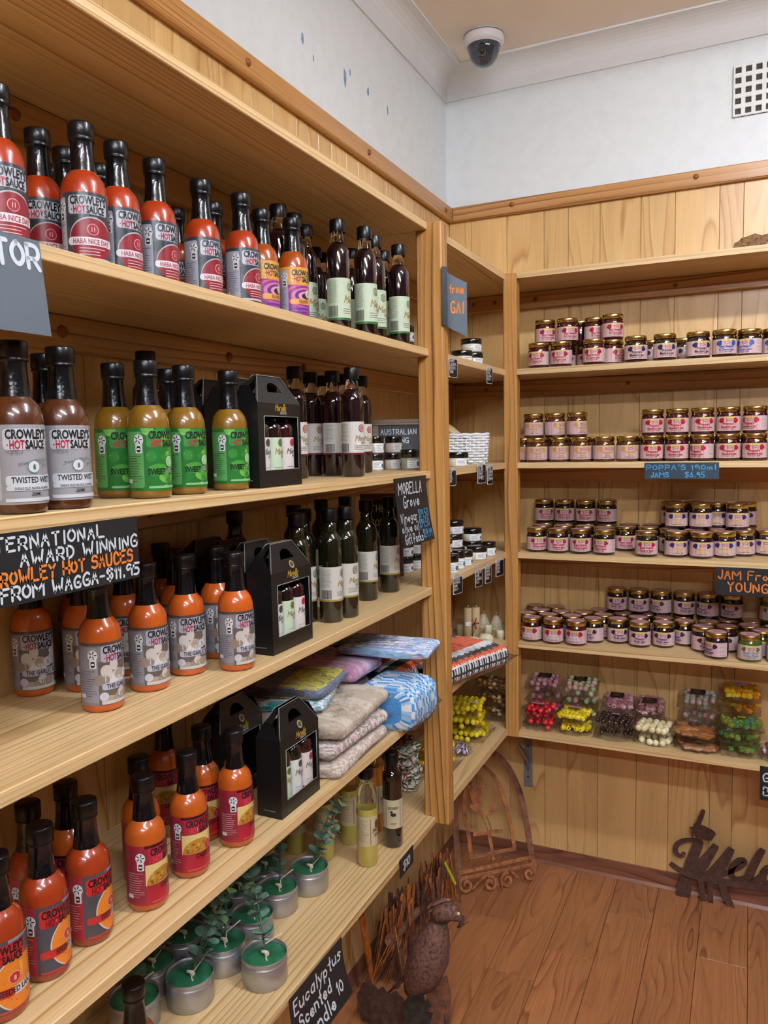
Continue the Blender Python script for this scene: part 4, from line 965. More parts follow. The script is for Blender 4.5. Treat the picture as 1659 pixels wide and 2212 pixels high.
# white woven basket with rolled candles
wick = mat('white_wicker', '#e6eaea', .6); brz = .28
bk = thing('wicker_basket', 'white woven rectangular basket holding rolled beeswax candles', 'basket', (.165, -.315, z2+.0005), brz)
def loop(a, b, r, n):
    pts = []
    for cx, cy, s in ((a-r, b-r, 0), (-a+r, b-r, 1), (-a+r, -b+r, 2), (a-r, -b+r, 3)):
        for i in range(5): t = (s+i/4)*PI/2; pts.append((cx+r*math.cos(t), cy+r*math.sin(t)))
    out = []; L = []
    P = pts+[pts[0]]; d = [0]
    for p, q in zip(P, P[1:]): d.append(d[-1]+math.hypot(q[0]-p[0], q[1]-p[1]))
    for k in range(n):
        s = d[-1]*k/n; i = max(j for j in range(len(d)) if d[j] <= s+1e-9); i = min(i, len(P)-2); f = (s-d[i])/(d[i+1]-d[i] or 1)
        x = P[i][0]+(P[i+1][0]-P[i][0])*f; y = P[i][1]+(P[i+1][1]-P[i][1])*f; out.append((x, y))
    return out
NS = 96
for row in range(10):
    a, b = .058+.0006*row, .036+.0005*row; base = loop(a, b, .012, NS); pts = []
    for k, (x, y) in enumerate(base+[base[0], base[1]]):
        l = math.hypot(x, y); q = 1+.0032/l*(1 if ((k//4)+row) % 2 else -1)*math.sin(PI*((k % 4)+.5)/4); pts.append((x*q, y*q, .006+.0078*row))
    MB().tube(pts, .0037, 6, cap=False).build('weave_strand', wick, bk)
base = loop(.065, .042, .012, 64); MB().tube([(x, y, .0835+.0012*math.sin(k*1.2)) for k, (x, y) in enumerate(base+base[:2])], .0042, 6, cap=False).build('rim', wick, bk)
st = MB()
for k, (x, y) in enumerate(loop(.061, .039, .012, 32)): st.tube([(x, y, .003), (x*1.04, y*1.04, .085)], .0018, 4)
st.build('stakes', wick, bk); MB().box((-.057, -.035, 0), (.057, .035, .003)).build('bottom', wick, bk)
wax = mat('beeswax', '#d2b98c', .5, bump=.4, bscale=300, mottle=.12); wick_m = mat('candle_wick', '#e8e2d2', .9); waxw = mat('cream_wax', '#d9d2b2', .4, mottle=.08, bscale=40)
for i, (dy, tilt, sc) in enumerate(((-.022, .95, 1), (.0, .88, .95), (.022, 1.0, .9))):
    lx, ly = .012, dy; c = thing('rolled_candle', 'rolled beeswax candle leaning out of the white basket, '+['nearest one', 'middle one', 'furthest one'][i], 'candle', (.165+lx*math.cos(brz)-ly*math.sin(brz), -.315+lx*math.sin(brz)+ly*math.cos(brz), z2+.056), 0, 'rolled candles in the basket', (0, -tilt, brz))
    MB().lathe([(0, 0), (.0095, 0), (.0095, .085*sc), (.008, .088*sc), (0, .087*sc)], 14).build('wax_roll', wax, c); MB().tube([(0, 0, .086*sc), (.001, 0, .094*sc)], .0011, 5).build('wick', wick_m, c)
z4 = ST[4]
def roll_mesh():
    m = MB().lathe([(0, 0), (.0125, 0), (.0125, .094), (.0105, .097), (0, .0955)], 18); return m.mesh('wax_roll', wax)
for i, (x, y) in enumerate(((.152, -.275), (.172, -.258))):
    c = thing('rolled_candle', ['front', 'rear'][i]+' rolled pillar candle of the pair tied with red ribbon', 'candle', (x, y, z4+.0003), 0, 'tied pair of rolled candles')
    link('wax_roll', roll_mesh(), c); MB().tube([(0, 0, .095), (.001, .0, .101), (.003, 0, .104)], .0012, 5).build('wick', wick_m, c)
rib = thing('ribbon_tie', 'dark red ribbon with white price tag round the pair of rolled candles', 'ribbon', (.162, -.2665, z4+.05))
MB().tube([(.0265*math.cos(t)*.86*math.cos(.7)-.0155*math.sin(t)*math.sin(.7), .0265*math.cos(t)*math.sin(.7)*.86+.0155*math.sin(t)*math.cos(.7), 0) for t in [2*PI*k/24 for k in range(26)]], .0022, 5, cap=False).build('band', mat('red_ribbon', '#8a1420', .4), rib)
MB().bbox((-.0085, -.001, -.006), (.0085, .0, .006), .0004).build('price_tag', white_paper, rib, (-.004, -.0195, 0), (0, 0, .35))
MB().tube([(.012, -.012, .002), (.018, -.016, .012), (.02, -.018, .02)], .0022, 4).tube([(.012, -.012, 0), (.02, -.014, -.014)], .0022, 4).build('bow_tail', MATS['red_ribbon'], rib)
def candle(name, label, prof, x, y, z=None, wz=None):
    c = thing(name, label, 'candle', (x, y, (z4 if z is None else z)+.0003), 0, 'cream candles in the corner'); MB().lathe(prof, 18).build('wax', waxw, c)
    h = prof[-1][1]; MB().tube([(0, 0, h-.002), (.001, .001, h+.006), (.003, 0, h+.009)], .0009, 5).build('wick', wick_m, c)
hive = [(0, 0), (.019, 0)]
for k in range(5): r = .020*math.cos(k*.28)**.8; zz = .004+k*.0078; hive += [(r, zz), (r*.98, zz+.004), (r*.9, zz+.0065)]
hive += [(.006, .044), (0, .0455)]
cyl = lambda r, h: [(0, 0), (r, 0), (r, h-.002), (r*.9, h), (r*.5, h-.001), (0, h-.002)]
dome = [(0, 0), (.022, 0), (.0235, .006), (.021, .016), (.014, .0225), (.006, .0245), (0, .025)]
for n, lb, pr, x, y in (('beehive_candle', 'beehive shaped candle at the back, left of three', hive, .150, -.115), ('beehive_candle', 'beehive shaped candle at the back, middle of three', hive, .195, -.125), ('beehive_candle', 'beehive shaped candle at the back, right of three', hive, .232, -.075),
        ('beehive_candle', 'beehive shaped candle behind the tied pair', hive, .105, -.14), ('flower_candle', 'low domed cream candle in front of the pillar pair', dome, .212, -.285), ('votive_candle', 'small cream votive candle at the shelf edge by the inner post', cyl(.0145, .026), .240, -.225),
        ('votive_candle', 'small cream votive candle at the very front edge', cyl(.0135, .022), .228, -.345), ('votive_candle', 'short cream candle between the dome and the beehives', cyl(.013, .03), .19, -.19), ('votive_candle', 'short cream candle at the left near the post', cyl(.014, .03), .085, -.27), ('votive_candle', 'short cream candle left of the tied pair', cyl(.013, .034), .112, -.225), ('flower_candle', 'low domed candle just right of the tied pair', dome, .19, -.335)):
    candle(n, lb, pr, x, y)
# ------------------------------------------------------------------ soft goods in clear bags
def film_mat(name, tint=(1, 1, 1), gloss=.16, rough=.08):
    m = bpy.data.materials.new(name); m.use_nodes = True; nt = m.node_tree; N = nt.nodes; K = nt.links; MATS[name] = m
    N.remove(N['Principled BSDF']); out = N['Material Output']
    tr = N.new('ShaderNodeBsdfTransparent'); tr.inputs[0].default_value = tint+(1,)
    gl = N.new('ShaderNodeBsdfGlossy'); gl.inputs['Roughness'].default_value = rough
    tc = N.new('ShaderNodeTexCoord'); n = N.new('ShaderNodeTexNoise'); n.inputs['Scale'].default_value = 55; n.inputs['Detail'].default_value = 3; n.inputs['Distortion'].default_value = 1.2
    bp = N.new('ShaderNodeBump'); bp.inputs['Strength'].default_value = .9; bp.inputs['Distance'].default_value = .006
    K.new(tc.outputs['Object'], n.inputs['Vector']); K.new(n.outputs['Fac'], bp.inputs['Height']); K.new(bp.outputs[0], gl.inputs['Normal'])
    fr = N.new('ShaderNodeFresnel'); fr.inputs['IOR'].default_value = 1.35
    ma = N.new('ShaderNodeMath'); ma.operation = 'MULTIPLY_ADD'; ma.inputs[1].default_value = .45; ma.inputs[2].default_value = gloss*.25; K.new(fr.outputs[0], ma.inputs[0])
    mx = N.new('ShaderNodeMixShader'); K.new(ma.outputs[0], mx.inputs[0]); K.new(tr.outputs[0], mx.inputs[1]); K.new(gl.outputs[0], mx.inputs[2]); K.new(mx.outputs[0], out.inputs['Surface'])
    return m
film = film_mat('clear_film', gloss=.12); film2 = film_mat('blanket_film', gloss=.22, rough=.12)
def pillow(L, Wd, T, nx=14, ny=10, fin=.16, seed=0, crumple=.0025, flatb=True):
    """sealed pouch: swollen middle, flat crimped fins; rests on z=0"""
    rng = random.Random(seed); m = MB(); m.smooth = True
    for side in (1, -1):
        vs = []; fs = []
        for j in range(ny+1):
            for i in range(nx+1):
                a = 2*i/nx-1; b = 2*j/ny-1
                q = max(0, 1-(abs(a)/(1-fin))**4)**.5*max(0, 1-(abs(b)/(1-fin*.35))**4)**.5 if abs(a) < 1-fin and abs(b) < 1-fin*.35 else 0
                edge = abs(a) > .98 or abs(b) > .98
                z = T*.42+side*T*.5*q+(0 if edge else rng.uniform(-1, 1)*crumple*(.3+.7*q))
                if q == 0: z += .004*math.sin(9*b+seed)+(.002*math.sin(23*b))
                x = a*L/2*(1+(.03*rng.uniform(-1, 1) if edge else 0)); y = b*Wd/2*(1+(.03*rng.uniform(-1, 1) if edge else 0))
                vs.append((x, y, max(.0006, z)))
        for j in range(ny):
            for i in range(nx): o = j*(nx+1)+i; f = (o, o+1, o+nx+2, o+nx+1); fs.append(f if side > 0 else f[::-1])
        m.add(vs, fs)
    return m
def ball(r, n=8, m=6, sq=1.0): return MB().sphere((0, 0, 0), r, n, m, (1, 1, sq))
def tubelet(r, l): 
    m = MB(); m.lathe([(r*.45, -l/2), (r*.9, -l/2), (r, -l/2+l*.12), (r, l/2-l*.12), (r*.9, l/2), (r*.45, l/2), (r*.45, -l/2)], 10); return m
def sweet_mat(c, t=0): return mat('sweet_'+c.lstrip('#'), c, .25, coat=.6, trans=t)
SW = {}
def sweet_mesh(shape, c, s):
    k = (shape, c, s)
    if k not in SW:
        if shape == 'ball': SW[k] = ball(s).mesh('sweet', sweet_mat(c))
        elif shape == 'berry': SW[k] = ball(s, 8, 5, .8).mesh('sweet', sweet_mat(c))
        elif shape == 'tube': SW[k] = tubelet(s, s*2.1).mesh('sweet', sweet_mat(c))
        elif shape == 'cube': SW[k] = MB().bbox((-s, -s, -s*.8), (s, s, s*.8), s*.35).mesh('sweet', sweet_mat(c))
        elif shape == 'chunk':
            m = ball(s, 7, 5, .7); rng = random.Random(len(SW)); m.v = [tuple(q*(1+rng.uniform(-.3, .3)) for q in p) for p in m.v]; SW[k] = m.mesh('sweet', mat('sweet_'+c.lstrip('#'), c, .7, mottle=.4, bscale=150))
        elif shape == 'slab': SW[k] = MB().bbox((-s*2, -s*1.6, -s*.35), (s*2, s*1.6, s*.35), s*.2).mesh('sweet', mat('sweet_'+c.lstrip('#'), c, .6, mottle=.5, bscale=120))
        elif shape == 'stripe':
            m = MB(); n = 12
            for i in range(n):
                m.cur = i % 3 if i % 2 else 1; a0 = 2*PI*i/n; m.lathe([(s*.25, -s*.8), (s*.95, -s*.8), (s, 0), (s*.95, s*.8), (s*.25, s*.8)], 1, a0=a0, a1=a0+2*PI/n)
            cs = c.split('/'); SW[k] = m.mesh('sweet', [sweet_mat(q) for q in cs])
    return SW[k]
def lolly_bag(label, loc, rz, L, Wd, T, shape, cols, s, n, sticker=None, tilt=(0, 0), seed=0, group=None, fin=.08, name='sweet_bag', cat='bag of sweets', sub='sweet'):
    t = thing(name, label, cat, loc, 0, group, (tilt[0], tilt[1], rz)); rng = random.Random(seed)
    link('pouch', pillow(L, Wd, T, seed=seed, fin=fin).mesh('pouch', film), t)
    nx = max(2, int(L*(1-fin)*.94/(2*s))); ny = max(2, int(Wd*.94/(2*s))); nz = max(1, int(T*.95/(1.75*s))); spots = []
    for k in range(nz):
        for j in range(ny):
            for i in range(nx):
                a = (i+.5)/nx*2-1; b = (j+.5)/ny*2-1
                if a*a*a*a+b*b*b*b > 1.05: continue
                zz = s*1.05+k*1.7*s; q = max(0, 1-a**4)**.5*max(0, 1-b**4)**.5
                if abs(zz-T*.42) > T*.5*q+s*.15 and k > 0: continue
                spots.append((min(.97, a+(.6/nx if k % 2 else 0))*(L*(1-fin)/2-s*.9), min(.95, b+(.6/ny if k % 2 else 0))*(Wd/2*.93-s*1.15), max(zz, s*1.05)))
    spots.sort(key=lambda p: -p[2]+rng.random()*s*.8)
    for (x, y, z) in spots[:n]:
        o = link(sub, sweet_mesh(shape, rng.choice(cols), s), t, (x+rng.uniform(-1, 1)*s*.35, y+rng.uniform(-1, 1)*s*.35, z), (rng.uniform(-.6, .6)+(PI/2 if shape in ('tube', 'stripe') else 0), rng.uniform(-.5, .5), rng.uniform(0, 6.28)) if shape not in ('slab',) else (rng.uniform(-.15, .15), rng.uniform(-.15, .15), rng.uniform(0, 3)))
    if sticker:
        kind_, c1, c2, sx, sy = sticker; p = Print(None, eps=.0004)
        if kind_ == 'oval': p.oval(0, 0, .021, .0125, c1, 1, 14); p.oval(0, 0, .0175, .0095, c2, 2, 14); p.lines(-.011, .011, .004, -.005, 3, '#a8506a', 3, .0012)
        elif kind_ == 'card': p.rect(-.020, .020, -.0145, .0145, c1, 1); p.lines(-.012, .012, .008, -.002, 3, c2, 2, .0016); p.rect(-.015, .015, -.010, -.007, c2, 2)
        elif kind_ == 'square': p.rect(-.010, .010, -.009, .009, c1, 1, .001); p.lines(-.007, .007, .004, -.004, 3, c2, 2, .0018)
        link('sticker', p.mesh('sticker'), t, (sx*L/2, sy*Wd/2, T*.93+.0022), (-PI/2+.12*(1 if sy < 0 else -1), 0, 0))
    return t
PK = ('oval', '#e7bccb', '#dc9fb6'); LB = lambda a, b: PK+(a, b)
zb = ST[5]+.0003; G = 'bags of sweets on the lowest back shelf'
def stack(u, label, n, shape, cols, s, T, cnt, st=None, L=.110, Wd=.112, y=-.186, rz=0, words=('lower', 'upper'), z0=0):
    x = ony(u, 1580, y).x; z = zb+z0
    for i in range(n):
        top = i == n-1
        lolly_bag(label % (words[i] if n > 1 else ''), (x+.003*(-1)**i, y+.004*i, z), rz+.08*(-1)**i, L, Wd, T, shape, cols, s, cnt if top else max(8, cnt*2//3), st if top else None, seed=int(u)+i, group=G); z += T*.93+.0032
stack(1166, '%s bag of red raspberry lollies beside the inner post', 2, 'berry', ['#c3182a', '#d02a36', '#a8101f'], .0088, .033, 34, LB(-.1, .15), L=.101)
stack(1240, '%s bag of yellow tube lollies', 2, 'tube', ['#e3c81a', '#d9b90f', '#ecd83c'], .0068, .034, 38, LB(.05, .2), L=.103)
stack(1326, '%s bag of dark chocolate balls', 2, 'ball', ['#2a1611', '#331c14', '#1f100c'], .0072, .03, 36, ('square', '#d9a8b8', '#8a4a5a', .1, .3), L=.116)
stack(1414, '%s bag of large white chocolate balls', 2, 'ball', ['#e2d6a8', '#dccd9a', '#e8deb6'], .0094, .034, 26, None, L=.115, y=-.184)
stack(1503, '%s bag of nut brittle biscuits', 2, 'slab', ['#a86a34', '#b87a40', '#98602c', '#c08a52'], .0098, .036, 14, ('square', '#d9a8b8', '#8a4a5a', -.1, .2), L=.120)
stack(1594, '%s bag of green mint lollies', 3, 'cube', ['#46682c', '#6c8638', '#3c7450', '#747a28'], .0072, .031, 30, ('square', '#d8d818', '#5a5a10', .1, .15), L=.122, words=('lowest', 'middle', 'top'), y=-.18)
stack(1678, '%s bag of purple and white lollies at the right edge of view', 1, 'ball', ['#b03a8a', '#e0c8d8', '#8a2a6a'], .0078, .034, 28, None, L=.09)
def backstack(u, name, shape, cols, s, cnt, st, hgt, L=.112):
    x = ony(u, 1500, -.07).x; z = zb; k = 0
    while z-zb < hgt-.001:
        lolly_bag('%s under the top one' % (name+[', lowest bag', ', second bag', ', third bag'][k]), (x, -.066, z), .0, L, .092, .034, shape, cols, s, 10, None, seed=int(u)+k, group=G); z += .0355; k += 1
    lolly_bag(name+', top bag in the back row', (x, -.074, z+.017), .03, L, .092, .034, shape, cols, s, cnt, st, tilt=(.30, 0), seed=int(u)+9, group=G)
CD = lambda a, b: ('card', '#1c1416', '#8a7a6a', a, b)
backstack(1176, 'pink musk lollies', 'ball', ['#bd7f88', '#c8949a', '#ac6e78'], .0088, 26, CD(.05, .35), .050)
backstack(1254, 'pastel mixed lollies', 'ball', ['#d8c8a0', '#d49aa8', '#a8c098', '#c8b890'], .0090, 26, CD(.0, .4), .070)
backstack(1337, 'pale pink rolled lollies', 'tube', ['#c89098', '#b87e88', '#d0a0a4'], .0078, 26, CD(-.1, .3), .033, L=.098)
backstack(1403, 'dusky pink rolled lollies with large black card', 'tube', ['#b47e82', '#a47074', '#c08e90'], .0080, 28, CD(.05, .1), .034, L=.092)
backstack(1508, 'pale clear and pink lollies', 'ball', ['#b8a8a0', '#c89aa0', '#9aa890'], .0084, 24, CD(.0, .35), .055)
backstack(1598, 'orange and yellow jelly lollies', 'cube', ['#d88a1e', '#e0b020', '#c8701a', '#d8c030'], .0076, 30, LB(.0, .4), .085)
G2 = 'bags of sweets on the lowest corner shelf'
for i in range(3): lolly_bag('%s bag of popcorn clusters beside the inner post' % ['lowest', 'middle', 'top'][i], (.195, -.155-.006*i, zb+.0432*i), .1*i, .115, .11, .043, 'chunk', ['#c8a468', '#8a5a26', '#e0cfa0', '#6a3c16'], .0075, 44, None, seed=60+i, group=G2)
for i in range(3): lolly_bag('%s bag of bright yellow banana lollies' % ['lowest', 'middle', 'top'][i], (.178, -.345-.004*i, zb+.0385*i), PI/2+.1*i, .135, .125, .035, 'ball', ['#e2cc10', '#ead92c', '#d6bc08'], .0085, 44, ('square', '#e0d4d8', '#6a3a4a', -.2, -.3) if i != 1 else LB(.1, .1), seed=70+i, group=G2)
lolly_bag('bag of striped purple lollies in front of the yellow ones', (.178, -.478, zb+.002), .5, .095, .085, .03, 'stripe', ['#3a1650/#d8d0e0/#5a2a70'], .009, 22, None, seed=80, group=G2)
for i in range(2): lolly_bag('%s bag of orange yellow lollies near the post' % ['lower', 'upper'][i], (.175, -.60, zb+.0378*i), PI/2, .12, .11, .037, 'ball', ['#dfae10', '#e6bc20', '#d09a08'], .0085, 40, LB(.1, -.1) if i else None, seed=84+i, group=G2)
for i in range(4): lolly_bag('%s bag of green and white striped mints left of the post' % ['lowest', 'second', 'third', 'topmost'][i], (.118, -.725, zb+.0292*i), PI/2+.15*(-1)**i, .11, .12, .028, 'stripe', ['#1f5a32/#e6e4da/#2f7a46', '#1a4a2a/#dcdcd0/#b82a34'], .0088, 40, LB(-.2, -.1) if i == 3 else None, seed=90+i, group=G2)
lolly_bag('bag of dark red lollies on top of the striped mints', (.12, -.725, zb+.1185), PI/2, .10, .11, .03, 'ball', ['#4a1420', '#6a1c2a', '#3a1018'], .0085, 22, None, seed=97, group=G2)

# knitted blankets
def yarn(name, col): return mat('yarn_'+name, col, .9, bump=.9, bscale=420, mottle=.12, sheen=.3)
def knit_mesh(L, Wd, T, mats, pick, ribs, amp, nu=64, per=3, bob=0, sag=0, lump=.003, seed=0, along=False, nl=None):
    """folded knitted slab: cross-section loop (rounded) swept along x; ribs run round the fold"""
    rng = random.Random(seed); m = MB(); m.smooth = True; n1 = ribs*4+1 if not along else 28; nl = nl or (36 if not along else ribs*4)
    vs = []; fs = []
    for i in range(n1):
        x = -L/2+L*i/(n1-1); ex = 1-max(0, abs(2*i/(n1-1)-1)-.92)/.08*.35
        rr = amp*math.sin(2*PI*ribs*i/(n1-1)) if not along else 0
        for k in range(nl):
            a = 2*PI*k/nl; c, s_ = math.cos(a), math.sin(a)
            y = (abs(c)**.45)*(1 if c > 0 else -1)*Wd/2; z = (abs(s_)**.55)*(1 if s_ > 0 else -1)*T/2
            q = (amp*math.sin(2*PI*ribs*k/nl) if along else rr)+bob*math.sin(2*PI*per*k/nl*4+(i % 8)*.8)*math.sin(2*PI*ribs*i/(n1-1)*.5)
            ln = math.hypot(y/(Wd/2), z/(T/2)) or 1
            z2_ = z*ex+q*(s_)+lump*math.sin(5*x/L+seed)*math.cos(4*y/Wd+seed*1.7)
            y2_ = y*ex+q*c
            vs.append((x, y2_, max(.0005, T/2+z2_)-sag*max(0, y2_-Wd*.25)*8))
    for i in range(n1-1):
        for k in range(nl): fs.append((i*nl+k, (i+1)*nl+k, (i+1)*nl+(k+1) % nl, i*nl+(k+1) % nl))
    o = 0
    for f in fs:
        i = f[0]//nl; k = f[0] % nl; m.cur = pick(i/(n1-1), k/nl, rng); m.f.append(list(f)); m.mi.append(m.cur); m.sm.append(True)
    m.v = vs; m.cur = 0; m.f.append([k for k in range(nl)]); m.f.append([(n1-1)*nl+k for k in range(nl)][::-1]); m.mi += [pick(0, 0, rng), pick(1, 0, rng)]; m.sm += [False]*2
    return m.mesh('knitting', mats)
def blanket(label, loc, rz, L, Wd, T, mats, pick, ribs, amp, seed, bag=(1.25, 1.12, 1.25), tilt=(0, 0), tagat=None, **kw):
    t = thing('knitted_blanket', label, 'blanket', loc, 0, 'bagged knitted blankets', (tilt[0], tilt[1], rz))
    link('knitting', knit_mesh(L, Wd, T, mats, pick, ribs, amp, seed=seed, **kw), t)
    link('plastic_bag', pillow(L*bag[0], Wd*bag[1], T*bag[2], 34, 26, .1, seed, .0055).mesh('plastic_bag', film2), t)
    if tagat:
        p = Print(None, eps=.0004); p.rect(-.014, .014, -.009, .009, '#e4e2ea', 1); p.hand('14', -.004, -.004, .008, '#3a3a50', 2, th=.15); link('price_sticker', p.mesh('price_sticker'), t, (tagat[0], tagat[1], T*1.1+.002), (-PI/2, 0, 0))
Y = {k: yarn(k, c) for k, c in dict(beige='#bfae98', oat='#d2c4b0', pinkm='#d8b4ae', creamm='#e2dace', greym='#9a8f88', teal='#40c4c0', white='#f0f2f4', lilac='#c6c2e0', dgrey='#6f6c74', mgrey='#9a99a0', yellow='#e8e048', slate='#7f8aa8', pink='#e2a2cc', palepink='#ecc8de', blue='#4a9ce0', sky='#a2d2f4', pblue='#8cace4', orange='#ea5c1c', black='#17161a', navy='#4a6aa8', tan='#bfae98').items()}
zk = ST[4]+.0004
def rnd(n): return lambda u, v, r: r.randrange(n)
def stripes(seq): return lambda u, v, r: seq[min(len(seq)-1, int(u*len(seq)))]
def mix(seq, p=.25): return lambda u, v, r: (seq[min(len(seq)-1, int(u*len(seq)))] if r.random() > p else r.choice(seq))
BG = (1.12, 1.05, 1.08)
blanket('pink and cream flecked knitted blanket at the bottom of the pile', (.162, -1.200, zk), PI/2+.04, .235, .20, .030, [Y['pinkm'], Y['creamm'], Y['tan']], rnd(3), 22, .0016, 1, bag=BG, bob=.001)
blanket('grey pink flecked knitted blanket second from the bottom', (.162, -1.198, zk+.0345), PI/2-.02, .235, .195, .027, [Y['greym'], Y['pinkm'], Y['creamm']], rnd(3), 22, .0016, 2, bag=BG, bob=.001)
blanket('oatmeal ribbed knitted blanket, widest of the pile', (.160, -1.188, zk+.066), PI/2+.05, .235, .20, .031, [Y['beige'], Y['oat']], mix([0, 1, 0, 0, 1, 0, 0, 1]), 20, .0026, 3, bag=BG)
blanket('teal and white small knitted blanket with price sticker', (.122, -1.225, zk+.1015), PI/2+.3, .13, .15, .017, [Y['teal'], Y['white'], Y['lilac']], lambda u, v, r: (0 if v < .1 or v > .9 else r.choice([1, 1, 2, 0])), 16, .0014, 4, bag=BG, tagat=(.0, .06))
blanket('grey and yellow striped knitted blanket on top of the pile', (.112, -1.205, zk+.122), PI/2+.12, .14, .17, .024, [Y['dgrey'], Y['mgrey'], Y['yellow'], Y['slate']], lambda u, v, r: ([3, 2, 2, 2, 2, 3, 1, 0, 0, 0][min(9, int((.5+.5*math.cos(2*PI*v))*9.99))] if r.random() > .2 else r.choice([1, 3])), 18, .0018, 5, bag=BG, tagat=(.0, .07))
blanket('pink and lilac knitted blanket behind the striped ones', (.105, -1.020, zk+.100), PI/2+.03, .14, .16, .034, [Y['pink'], Y['palepink'], Y['lilac']], mix([0, 1, 0, 1, 2, 1, 0, 1]), 18, .002, 6, bag=BG, tagat=(.04, .04))
blanket('plain mauve bagged blanket under the pink one', (.085, -1.0, zk+.0), PI/2, .12, .125, .088, [Y['pinkm'], Y['lilac']], rnd(2), 18, .0016, 16, bag=BG)
blanket('bright blue and white crocheted blanket overhanging the shelf edge', (.234, -.990, zk+.0), PI/2-.03, .13, .135, .088, [Y['blue'], Y['white'], Y['sky']], lambda u, v, r: (0 if (int(u*24)+int(v*44)) % 3 == 0 else (2 if (int(u*24)+int(v*22)) % 2 else 1)), 18, .003, 7, bag=(1.06, 1.2, 1.04), bob=.0015)
blanket('pale blue and mauve knitted blanket lying on the bright blue one', (.205, -.955, zk+.141), PI/2+.15, .12, .20, .020, [Y['pblue'], Y['sky'], Y['lilac'], Y['white']], rnd(4), 18, .0015, 8, bag=BG)
STR = [1, 0, 0, 2, 1, 1, 0, 0, 2, 2, 1, 1, 0, 0, 2, 1, 1, 0, 0, 2, 2, 1]
def zig(u, v, r): return STR[int(((.5-.5*math.cos(PI*2*v))*15+(.5 if int(u*56) % 2 else 0)+(11 if v > .5 else 0)) % 22)]
blanket('orange, black and white striped blanket seen left of the post', (.120, -.870, zk+.0), PI/2, .095, .20, .095, [Y['orange'], Y['black'], Y['white']], zig, 12, .0018, 9, bag=(1.05, 1.03, 1.05))
blanket('orange, black and white zigzag crocheted blanket overhanging the corner shelf', (.203, -.625, zk+.008), PI/2-.30, .30, .22, .052, [Y['orange'], Y['black'], Y['white']], zig, 40, .0018, 11, nl=88, bag=(1.10, 1.22, 1.1), tilt=(0, 0))
blanket('blue and grey knitted blanket on top of the orange striped one', (.10, -.86, zk+.104), PI/2-.1, .12, .14, .028, [Y['navy'], Y['pblue'], Y['white'], Y['slate']], rnd(4), 18, .0018, 10, bag=BG)
# ------------------------------------------------------------------ eucalyptus candles in tins
tin_m = mat('brushed_tin', '#b6b9be', .38, metal=.85); wax_g = mat('green_wax', '#2a6e4c', .35, mottle=.55, bscale=60, coat=.3); twine = mat('twine', '#c9bfa8', .9)
leaf_m = mat('eucalyptus_leaf', '#6d9484', .55, mottle=.3, bscale=90); leaf_m2 = mat('eucalyptus_leaf_young', '#97c088', .55, mottle=.2, bscale=90); stem_m = mat('eucalyptus_stem', '#5a6a48', .7)
RT, HT = .037, .046
def leaf(c, d, nrm, r):
    m = MB(); d = d.normalized(); s = d.cross(nrm).normalized(); n = s.cross(d); pts = [c+d*(r*(1-math.cos(a))*1.05)+s*(r*math.sin(a)*.92)+n*(.18*r*abs(math.sin(a))) for a in [2*PI*k/10 for k in range(10)]]
    mid = c+d*r; m.smooth = True; m.add([mid]+pts, [(0, 1+k, 1+(k+1) % 10) for k in range(10)]); return m
def tin_kind(key, seed, lean):
    rng = random.Random(seed)
    body = MB().lathe([(0, 0), (.0355, 0), (.037, .0015), (.037, .034), (.0365, .0348), (.0375, .0356), (.0375, .0365), (.0365, .0372), (.0365, .0452), (.0372, .046), (.0362, .046), (.0358, .0395), (.0358, .038), (0, .038)], 28)
    wx = MB().lathe([(.0357, .0392), (.034, .0398), (.012, .0402), (0, .0402)], 24)
    knot = MB().sphere((.004, -.002, .043), .0042, 8, 6).tube([(.004, -.002, .0425), (.002, -.010, .0415), (.004, -.016, .0412)], .0013, 5).tube([(.004, -.002, .044), (.018*lean.x+.004, .012, .050), (.03, .016, .064)], .0013, 5).tube([(-.004, .002, .046), (.006, -.004, .046)], .0028, 6)
    stem = MB(); leaves = []
    for b in range(3):
        base = Vector((.003, .001, .0405)); tip = lean*(.060+.018*b)+Vector((rng.uniform(-.012, .012), rng.uniform(-.012, .012), 0.050+.028*b+rng.uniform(-.012, .012))); pts = []
        for k in range(7): f = k/6; pts.append(base+tip*f+Vector((0, 0, .012*math.sin(PI*f))))
        stem.tube(pts, [.0012-.0007*k/6 for k in range(7)], 5)
        for k in range(1, 7):
            for sd in (-1, 1):
                ax = (pts[k]-pts[k-1]).normalized(); a = rng.uniform(0, PI); sid = ax.cross(Vector((math.cos(a), math.sin(a), .3))).normalized()*sd
                leaves.append((leaf(pts[k], sid+ax*.4, (ax+Vector((rng.uniform(-.4, .4), rng.uniform(-.4, .4), .8))).normalized(), rng.uniform(.0095, .0125)*(1-.05*k)), leaf_m if k < 6 else leaf_m2))
    parts = [('tin', body.mesh('tin', tin_m)), ('wax', wx.mesh('wax', wax_g)), ('twine_knot', knot.mesh('twine_knot', twine)), ('sprig', stem.mesh('sprig', stem_m))+tuple(('leaf', m.mesh('leaf', mm)) for m, mm in leaves)]
    kind(key, 'candle_tin', 'tin candle', RT, HT, parts)
tin_kind('tin0', 1, Vector((-.3, .5, .6))); tin_kind('tin1', 2, Vector((.7, .3, .3))); tin_kind('tin2', 5, Vector((.15, .35, .8))); tin_kind('tin3', 8, Vector((-.15, .1, .9)))
tc_ = 'tin candle with eucalyptus sprig, '
